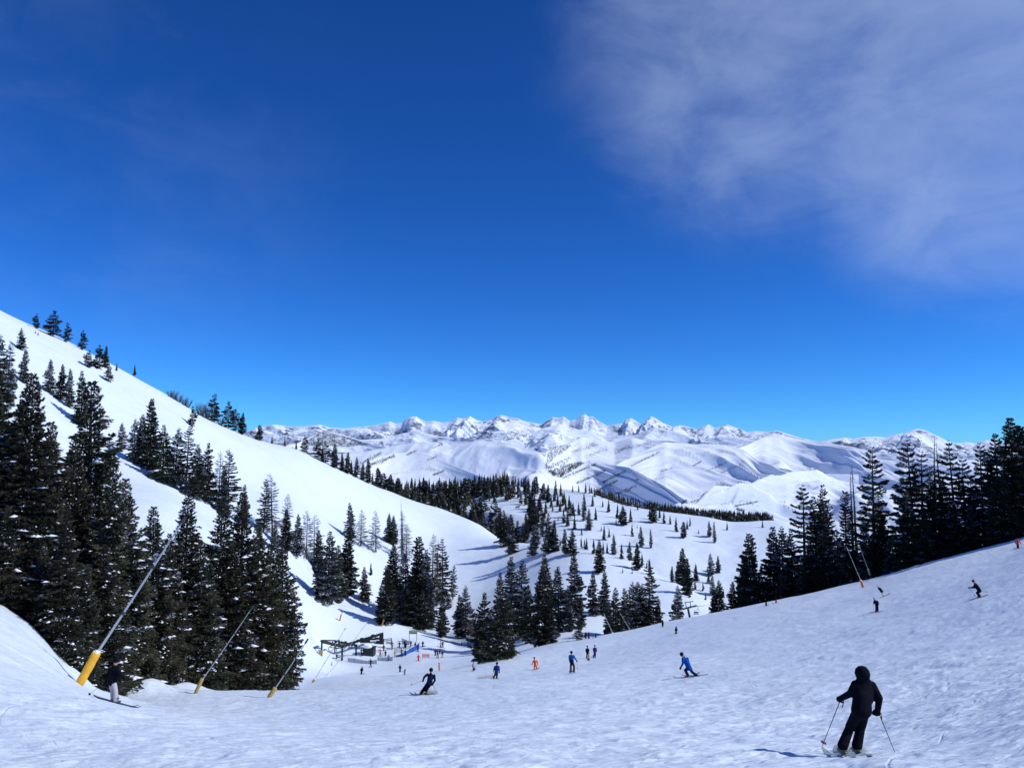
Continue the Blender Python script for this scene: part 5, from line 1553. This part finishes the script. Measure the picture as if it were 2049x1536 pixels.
    # boots and skis
    for an in (anL, anR):
        yaw = ski_yaw
        fd = np.array([-math.sin(yaw), math.cos(yaw), 0])
        ft = np.array([an[0], an[1], 0.0])
        xg = zat(b.x + ft[0], b.y + ft[1])
        ft[2] = (xg - b.z) if xg is not None else 0
        ft[2] = max(ft[2], min(an[2] - .24, ft[2] + .08)) if an[2] > .12 else ft[2]
        a_ = Acc()
        v, f = capsule(ft + [0, 0, .075] - fd * .06, ft + [0, 0, .065] + fd * .14, .052, .042, 10); a_.add(v, f)
        v, f = capsule(ft + [0, 0, .10] - fd * .03, an + [0, 0, .0], .058, .062, 10); a_.add(v, f)
        link('boot', a_.mesh('boot', [boots], True), root)
        if ski is not None:
            o = link('ski', ski, root)
            sl = ft + fd * .5; z2_ = zat(b.x + sl[0], b.y + sl[1]); sl2 = ft - fd * .5; z1_ = zat(b.x + sl2[0], b.y + sl2[1])
            pit = math.atan2((z2_ or 0) - (z1_ or 0), 1.0) if z1_ is not None and z2_ is not None else 0
            o.rotation_euler = (pit, tilt, yaw); o.location = Vector(ft + [0, 0, .012])
    if poles:
        for i, (hn, tip) in enumerate(zip(('haL', 'haR'), poles)):
            if tip is None: continue
            h_ = w(hn); tx, ty, td = tip
            t_ = np.array(W(tx, ty, Y + td)) - np.array(W(fx, fy, Y))
            pr = link('ski_pole', None); pr.location = b + Vector(h_)
            tag(pr, (pole_lab[i] if pole_lab else f"{('left', 'right')[i]}-hand ski pole of the {pshort or label.split(',')[0]}"), 'ski pole', 'ski poles')
            d = t_ - h_; L = np.linalg.norm(d); d /= L
            pw = .009 if Y < 60 else .012
            a_ = Acc(); a_.tube(d * .02, d * L, pw, pw * .6, 6); link('shaft', a_.mesh('shaft', [C_POLE]), pr)
            a_ = Acc(); a_.tube(-d * .06, d * .07, .018, .016, 8); link('grip', a_.mesh('grip', [C_BLACK]), pr)
            a_ = Acc(); a_.tube(d * (L - .075), d * (L - .06), .048, .052, 10); link('basket', a_.mesh('basket', [C_BASKET]), pr)
            if Y < 35:
                a_ = Acc(); a_.path([d * -.05, d * .02 + np.array([.05, 0, -.04]), d * .08 + np.array([.045, 0, -.09])], [.008] * 3, 5); link('strap', a_.mesh('strap', [C_BLACK]), pr)
    return root

def Z(ox, oy, s, d):
    return {k_: (ox + v[0] / s, oy + v[1] / s, v[2]) for k_, v in d.items()}
ZF = lambda x, y: (1580 + x / 6.507, 1300 + y / 6.507)
person(ZF(765, 1375), 15.0, Z(1580, 1300, 6.507, dict(head=(950, 352, .06), neck=(955, 425, .05), shL=(855, 470, .04), shR=(1075, 480, .04), elL=(795, 580, .10), elR=(1166, 640, .0),
       haL=(672, 642, .28), haR=(1148, 800, .08), pelvis=(935, 770, -.10), knL=(790, 1010, .10), knR=(932, 1000, .10), anL=(695, 1252, -.02), anR=(880, 1248, .04))),
       C_BLACK, C_BLACK, C_BLACK, rows=[(1300 + y_ / 6.507, 1580 + a_ / 6.507, 1580 + b_ / 6.507, r_) for y_, a_, b_, r_ in ((345, 872, 1032, .105), (395, 872, 1045, .10), (440, 862, 1062, .10), (490, 845, 1088, .10), (560, 845, 1085, .115), (630, 838, 1070, .12), (700, 826, 1066, .12), (765, 812, 1070, .12), (815, 802, 1070, .10))],
       label='skier in a black hooded jacket and black trousers, largest and nearest, seen from behind', hood=True, detail=1, ski=SKI_B, ski_yaw=R(4), tilt=R(-14),
       poles=((*ZF(425, 1245), .45), (*ZF(1412, 1432), .35)), pole_lab=('ski pole in the left hand of the nearest black-clad skier', 'ski pole with dark red basket in the right hand of the nearest skier'))
ZL = lambda x, y: (100 + x / 6.403, 1260 + y / 6.403)
person(ZL(840, 935), 29.0, Z(100, 1260, 6.403, dict(head=(848, 405, .05), neck=(835, 465, .02), shL=(795, 500, .12), shR=(870, 505, -.10), elL=(735, 585, .2), elR=(905, 575, -.12),
       haL=(715, 670, .25), haR=(945, 610, -.05), pelvis=(800, 655, .0), knL=(800, 780, .10), knR=(840, 790, -.06), anL=(812, 885, .08), anR=(845, 890, -.06))),
       C_BLACK, C_GREY, C_BLACK, 'skier in a black jacket and pale grey trousers gliding past the big yellow-footed lance', pshort='grey-trousered skier by the big yellow pad', ski_yaw=R(-78), detail=1,
       poles=((*ZL(490, 832), .3), (*ZL(868, 895), -.1)))
Z4 = lambda x, y: (820 + x / 4.878, 1240 + y / 4.878)
person(Z4(135, 728), 45.0, Z(820, 1240, 4.878, dict(head=(208, 496, .1), neck=(205, 525, .05), shL=(170, 535, .02), shR=(238, 545, .02), elL=(140, 560, .1), elR=(245, 590, .05), haL=(130, 592, .25), haR=(222, 628, .2),
       pelvis=(192, 612, -.1), knL=(150, 655, .1), knR=(178, 660, .1), anL=(115, 708, 0), anR=(160, 690, .05))), C_NAVY, C_BLACK, C_BLACK,
       'skier in a navy jacket leaning hard into a turn left of centre', pshort='navy-jacketed skier leaning into a turn', ski_yaw=R(55), poles=((*Z4(5, 634), .2), (*Z4(272, 725), .1)))
Z5 = lambda x, y: (1180 + x / 6.982, 1180 + y / 6.982)
person(Z5(1430, 1210), 48.0, Z(1180, 1180, 6.982, dict(head=(1285, 912, .05), neck=(1315, 940, .02), shL=(1300, 965, -.08), shR=(1365, 960, .1), elL=(1300, 1035, -.1), elR=(1385, 1030, .2), haL=(1270, 1092, -.05), haR=(1400, 1080, .2),
       pelvis=(1385, 1085, 0), knL=(1335, 1125, -.05), knR=(1430, 1150, .1), anL=(1368, 1190, -.05), anR=(1490, 1195, .1))), C_BLUE, C_NAVY, C_BLACK,
       'crouching skier in a blue-backed navy jacket and dark trousers, alone in the middle right', pshort='crouching blue-backed skier', ski_yaw=R(60), poles=((*Z5(1358, 1215), -.1), (*Z5(1535, 1165), .4)), gloves=C_BLACK)
person(Z4(1587, 515), 66.0, Z(820, 1240, 4.878, dict(head=(1577, 322, .05), neck=(1578, 342, 0), shL=(1560, 352, 0), shR=(1600, 352, 0), elL=(1556, 380, 0), elR=(1615, 380, .05), haL=(1562, 408, .2), haR=(1630, 403, .1),
       pelvis=(1582, 412, 0), knL=(1572, 458, .05), knR=(1604, 458, .05), anL=(1572, 500, 0), anR=(1602, 498, 0))), C_BLUE, C_BROWN, C_BLACK,
       'upright skier in bright blue and navy with brown trousers, right of the orange one', pshort='bright blue and navy skier with brown trousers', ski_yaw=R(4), lower=C_NAVY, poles=(None, (*Z4(1636, 480), .1)))
person(Z4(832, 575), 82.0, Z(820, 1240, 4.878, dict(head=(851, 430, .05), neck=(850, 446, 0), shL=(832, 455, 0), shR=(866, 456, 0), elL=(822, 478, 0), elR=(874, 480, .05), haL=(820, 500, .2), haR=(873, 510, .1),
       pelvis=(846, 502, 0), knL=(832, 535, .05), knR=(852, 538, .05), anL=(818, 562, 0), anR=(848, 565, 0))), C_ROYAL, C_BROWN, C_BLACK,
       'skier in a royal blue jacket and brown trousers below the big gully conifer', pshort='royal blue skier below the gully conifer', ski_yaw=R(15), poles=((*Z4(800, 560), .1), None))
person(Z4(1228, 482), 98.0, Z(820, 1240, 4.878, dict(head=(1215, 374, .05), neck=(1218, 390, 0), shL=(1208, 398, 0), shR=(1240, 398, 0), elL=(1200, 415, 0), elR=(1248, 415, .05), haL=(1193, 432, .2), haR=(1246, 432, .1),
       pelvis=(1224, 436, 0), knL=(1215, 458, .05), knR=(1238, 458, .05), anL=(1216, 474, 0), anR=(1242, 470, 0))), C_ORANGE, C_ORANGE, C_BLACK,
       'small skier dressed entirely in orange with a dark helmet', ski_yaw=R(-20))
person(Z4(1733, 370), 108.0, Z(820, 1240, 4.878, dict(head=(1733, 262, .05), neck=(1733, 276, 0), shL=(1720, 283, 0), shR=(1745, 283, 0), elL=(1718, 300, 0), elR=(1750, 300, .05), haL=(1722, 318, .1), haR=(1750, 316, .1),
       pelvis=(1735, 320, 0), knL=(1727, 342, .05), knR=(1745, 342, .05), anL=(1727, 360, 0), anR=(1745, 360, 0))), C_BLACK, C_BLACK, C_BLACK,
       'skier in a dark jacket standing left of the purple-jacketed skier')
person(Z4(1744, 392), 100.0, Z(820, 1240, 4.878, dict(head=(1752, 320, .05), neck=(1752, 332, 0), shL=(1742, 338, 0), shR=(1766, 338, 0), elL=(1735, 350, 0), elR=(1772, 350, .05), haL=(1738, 362, .1), haR=(1772, 362, .1),
       pelvis=(1750, 362, 0), knL=(1742, 374, .05), knR=(1752, 374, .05), anL=(1740, 386, 0), anR=(1750, 386, 0))), C_CREAM, C_BLACK, C_CREAM,
       'crouched small skier in a cream jacket in front of the pair', gloves=C_CREAM)
person(Z4(1803, 362), 108.0, Z(820, 1240, 4.878, dict(head=(1806, 254, .05), neck=(1806, 268, 0), shL=(1793, 276, 0), shR=(1819, 276, 0), elL=(1790, 294, 0), elR=(1824, 294, .05), haL=(1794, 310, .1), haR=(1823, 308, .1),
       pelvis=(1806, 314, 0), knL=(1798, 336, .05), knR=(1813, 336, .05), anL=(1794, 352, 0), anR=(1810, 352, 0))), C_PURPLE, C_PURPLE, C_BLACK,
       'skier in a purple jacket standing right of the dark-jacketed skier')
Z6 = lambda x, y: (1660 + x / 5.267, 1060 + y / 5.267)
person(Z6(1575, 715), 67.0, Z(1660, 1060, 5.267, dict(head=(1514, 546, 0), neck=(1528, 562, 0), shL=(1535, 575, -.12), shR=(1545, 575, .12), elL=(1515, 605, -.15), elR=(1540, 610, .2), haL=(1472, 612, -.1), haR=(1500, 612, .25),
       pelvis=(1578, 640, 0), knL=(1552, 665, -.05), knR=(1562, 668, .1), anL=(1575, 698, -.05), anR=(1582, 695, .1))), C_BLACK, C_BLACK, C_DGREY,
       'skier in black crouching forward and heading left on the upper right piste', pshort='black skier crouching forward, upper right piste', ski_yaw=R(88), poles=((*Z6(1535, 695), -.1), (*Z6(1665, 655), .3)))
person(Z6(495, 868), 88.0, Z(1660, 1060, 5.267, dict(head=(470, 725, .0), neck=(476, 740, 0), shL=(472, 752, 0), shR=(505, 752, 0), elL=(464, 768, 0), elR=(515, 775, .05), haL=(466, 776, .15), haR=(512, 790, .1),
       pelvis=(497, 800, 0), knL=(490, 828, .05), knR=(508, 828, .05), anL=(488, 855, 0), anR=(508, 852, 0))), C_BLACK, C_NAVY, C_CREAM,
       'pale-hatted skier in black, lower of the two beside the orange-padded lance', pshort='pale-hatted skier in black', ski_yaw=R(30), poles=((*Z6(460, 860), 0), None))
person(Z6(578, 700), 98.0, Z(1660, 1060, 5.267, dict(head=(510, 598, 0), neck=(520, 606, 0), shL=(515, 615, -.1), shR=(535, 612, .1), elL=(528, 632, -.1), elR=(548, 632, .1), haL=(545, 640, -.1), haR=(560, 640, .15),
       pelvis=(548, 650, 0), knL=(550, 668, -.05), knR=(556, 668, .1), anL=(568, 690, -.05), anR=(575, 690, .1))), C_BLACK, C_GREY, C_CREAM,
       'bent skier in a black jacket and pale trousers just right of the orange-padded lance', ski_yaw=R(-80))
person(Z6(1985, 195), 110.0, Z(1660, 1060, 5.267, dict(head=(1976, 102, 0), neck=(1980, 110, 0), shL=(1965, 118, 0), shR=(1998, 118, 0), elL=(1958, 132, 0), elR=(2010, 134, .05), haL=(1962, 144, .1), haR=(2015, 144, .1),
       pelvis=(1984, 150, 0), knL=(1978, 168, .05), knR=(1992, 168, .05), anL=(1980, 186, 0), anR=(1990, 186, 0))), C_RED, C_BLACK, C_RED,
       'skier in a red jacket at the top right end of the piste')

# smaller figures: one standing shape in each colour, turned and scaled
def small(px, py, h_px, jacket, trousers, head, label, group='people around the lift', lean=0.0, arms=.5, skis=True, Y=None):
    J = dict(head=(lean * 9, -92, 0), neck=(lean * 7, -82, 0), shL=(-11 + lean * 6, -77, 0), shR=(11 + lean * 6, -77, 0), elL=(-15 + lean * 3 - 5 * arms, -62, 0), elR=(15 + lean * 3 + 5 * arms, -62, 0),
             haL=(-14 - 8 * arms, -48, .2), haR=(14 + 8 * arms, -48, .2), pelvis=(0, -50, 0), knL=(-6 - lean * 2, -27, .05), knR=(6 - lean * 2, -27, .05), anL=(-7 - lean * 6, -8, 0), anR=(7 - lean * 6, -8, 0))
    k = h_px / 100.0
    J = {a: (px + v[0] * k, py + v[1] * k, v[2]) for a, v in J.items()}
    return person((px, py), Y, J, jacket, trousers, head, label, group, ski_yaw=R(random.Random(int(px * 7)).uniform(-60, 60)) if True else 0, ski=SKI_A if skis else None, boots=C_BLACK)
for X, Yb, Yt, ja, tr, hd, lb, le in [
    (1038, 888, 740, C_NAVY, C_BLACK, C_BLACK, 'person in navy in front of the long safety net', 0),
    (885, 1012, 885, C_BLACK, C_BLACK, C_BLACK, 'dark skier sliding below the long safety net', .6),
    (885, 700, 565, C_BLACK, C_BLACK, C_BLACK, 'dark figure at the left corner of the operator hut', 0),
    (1202, 706, 568, C_RED, C_PURPLE, C_GREY, 'person in red with a pale hat between hut and queue', 0),
    (1262, 610, 505, C_BROWN, C_BLACK, C_RED, 'person in brown beneath the notice gantry', 0),
    (1292, 698, 600, C_DGREY, C_NAVY, C_BLACK, 'person in charcoal just right of the red one by the hut', 0),
    (1346, 772, 668, C_TEAL, C_NAVY, C_TEAL, 'person in pale blue behind the short safety net', 0),
    (1405, 580, 440, C_BROWN, C_BLACK, C_BROWN, 'tall brown figure at the gantry right post', 0),
    (1530, 560, 450, C_PURPLE, C_BLACK, C_BLACK, 'person in purple at the far side of the lift queue', 0),
    (1618, 550, 440, C_BLACK, C_BLACK, C_BLACK, 'dark figure in front of the dark safety net', 0),
    (1640, 560, 475, C_NAVY, C_NAVY, C_BLACK, 'navy figure bending beside the dark safety net', .7),
    (1725, 535, 440, C_PURPLE, C_BROWN, C_BLACK, 'person in purple under the overhead sign', 0),
    (1798, 555, 465, C_NAVY, C_NAVY, C_BLACK, 'navy figure behind the blue cloth fence', .5),
    (1570, 712, 570, C_BLACK, C_NAVY, C_BLACK, 'dark figure left of centre in front of the blue cloth fence', 0),
    (1630, 695, 588, C_NAVY, C_NAVY, C_BLACK, 'navy figure close against the blue cloth fence', 0),
    (1845, 628, 500, C_ROYAL, C_NAVY, C_BLACK, 'figure in royal blue at the right end of the cloth fence', 0),
    (1930, 545, 442, C_BLACK, C_BLACK, C_RED, 'dark figure standing alone right of the cloth fence', 0),
    (1855, 782, 670, C_RED, C_RED, C_RED, 'small skier all in red beside the red banner', 0),
    (1540, 972, 848, C_DGREY, C_PURPLE, C_BLACK, 'charcoal-jacketed skier on the run-out left of the crouching one', 0),
    (1622, 1012, 932, C_TEAL, C_GREY, C_BLACK, 'crouching skier in pale blue trailing snow on the run-out', .5),
    (460, 742, 668, C_BLACK, C_BLACK, C_BLACK, 'dark figure sitting between the terminal legs', 0)]:
    x, y = q1(X, Yb); small(x, y, (Yb - Yt) / 8.5375, ja, tr, hd, lb, lean=le)
for px, yb, yt, ja, tr, hd, lb in [
    (871, 1311, 1298, C_BLACK, C_PURPLE, C_BLACK, 'leftmost dark figure of the knot by the upright lance'),
    (875.5, 1316, 1297, C_BLACK, C_BLACK, C_BLACK, 'tallest black figure of the knot by the upright lance'),
    (880, 1307, 1298, C_PURPLE, C_BLACK, C_RED, 'purple figure of the knot by the upright lance'),
    (885, 1315, 1301, C_NAVY, C_YELLOW, C_BLACK, 'figure in navy with yellow-green trousers beside the knot'),
    (882, 1295, 1282, C_GREY, C_BLACK, C_BLACK, 'left of two people walking above the knot'),
    (886, 1295, 1281, C_BLACK, C_BLACK, C_RED, 'right of two people walking above the knot'),
    (846, 1293, 1282, C_BLACK, C_BLACK, C_BLACK, 'lone dark figure on the apron edge above the cloth fence'),
    (948, 1341, 1325, C_GREY, C_DGREY, C_GREY, 'small skier in a pale grey jacket left of the gully conifer shadow'),
    (965, 1304, 1292, C_BLACK, C_BLACK, C_BLACK, 'dark figure under the inclined beam'),
    (1172, 1277, 1265, C_NAVY, C_NAVY, C_BLACK, 'left of the two people just beyond the piste edge'),
    (1178, 1277, 1265, C_PURPLE, C_PURPLE, C_BLACK, 'purple one of the two people just beyond the piste edge'),
    (1192, 1275, 1269, C_PURPLE, C_BLACK, C_BLACK, 'person sitting on the snow beyond the piste edge'),
    (1353, 1267, 1254, C_DGREY, C_DGREY, C_BLACK, 'charcoal figure low on the piste below the lift tower'),
    (1326, 1253, 1243, C_BLACK, C_BLACK, C_BLACK, 'black figure at the piste edge beside the gully firs'),
    (1553, 1206, 1201, C_RED, C_RED, C_RED, 'tiny person in red at the foot of the tree line'),
    (1533, 1212, 1205, C_BLACK, C_BLACK, C_BLACK, 'tiny dark person left of the red one at the tree line')]:
    small(px, yb, yb - yt, ja, tr, hd, lb, 'people on the run-out and piste edge')

# powder thrown up by the turning skiers: a loose cloud of flakes
M_FLAKE = new_mat('airborne_snow', (0.93, 0.95, 0.98), .7)
t = NT(M_FLAKE); tr_ = t.new('ShaderNodeBsdfTranslucent'); tr_.inputs['Color'].default_value = (.93, .95, .98, 1)
mx_ = t.new('ShaderNodeMixShader'); mx_.inputs[0].default_value = .5
t.l.new(t.b.outputs[0], mx_.inputs[1]); t.l.new(tr_.outputs[0], mx_.inputs[2]); t.l.new(mx_.outputs[0], t.n['Material Output'].inputs['Surface'])
def spray(px, py, Y, w_, h_, n_, label, dirx=1.0):
    r = np.random.default_rng(int(px))
    b = W(px, py, Y); zg = zat(b.x, b.y); b.z = zg if zg is not None else b.z
    u = r.random(n_); x = dirx * u * w_ + r.normal(0, .08 * abs(w_), n_); z = np.abs(r.normal(0, 1, n_)) * h_ * (1 - u * .5) * .5; y = r.normal(0, .12 * abs(w_), n_)
    n0_ = n_; s_ = (.10 + .22 * r.random(n_)) * Y / 750
    gzs = near_z((b.x + x) / (b.y + y), b.y + y) - b.z
    c = np.stack([x, y, z + gzs], 1)
    T4 = np.array([(1, 1, 1), (1, -1, -1), (-1, 1, -1), (-1, -1, 1)], float)
    V = (c[:, None] + T4[None] * s_[:, None, None]).reshape(-1, 3)
    i = np.arange(n_)[:, None] * 4
    F = np.concatenate([i + np.array([[0, 1, 2]]), i + np.array([[0, 3, 1]]), i + np.array([[0, 2, 3]]), i + np.array([[1, 3, 2]])])
    o = mesh_obj('snow_spray', V, F, M_FLAKE); o.location = b
    tag(o, label, 'snow spray', 'powder thrown up by skiers', 'stuff')
spray(1672, 1514, 14.4, .55, .17, 6000, 'powder thrown up round the boots of the nearest skier')
spray(845, 1392, 44.8, .9, .30, 1500, 'powder thrown up by the navy skier in the turn')
spray(988, 1360, 81, -1.6, .5, 500, 'powder trailing the royal blue skier', 1.0)
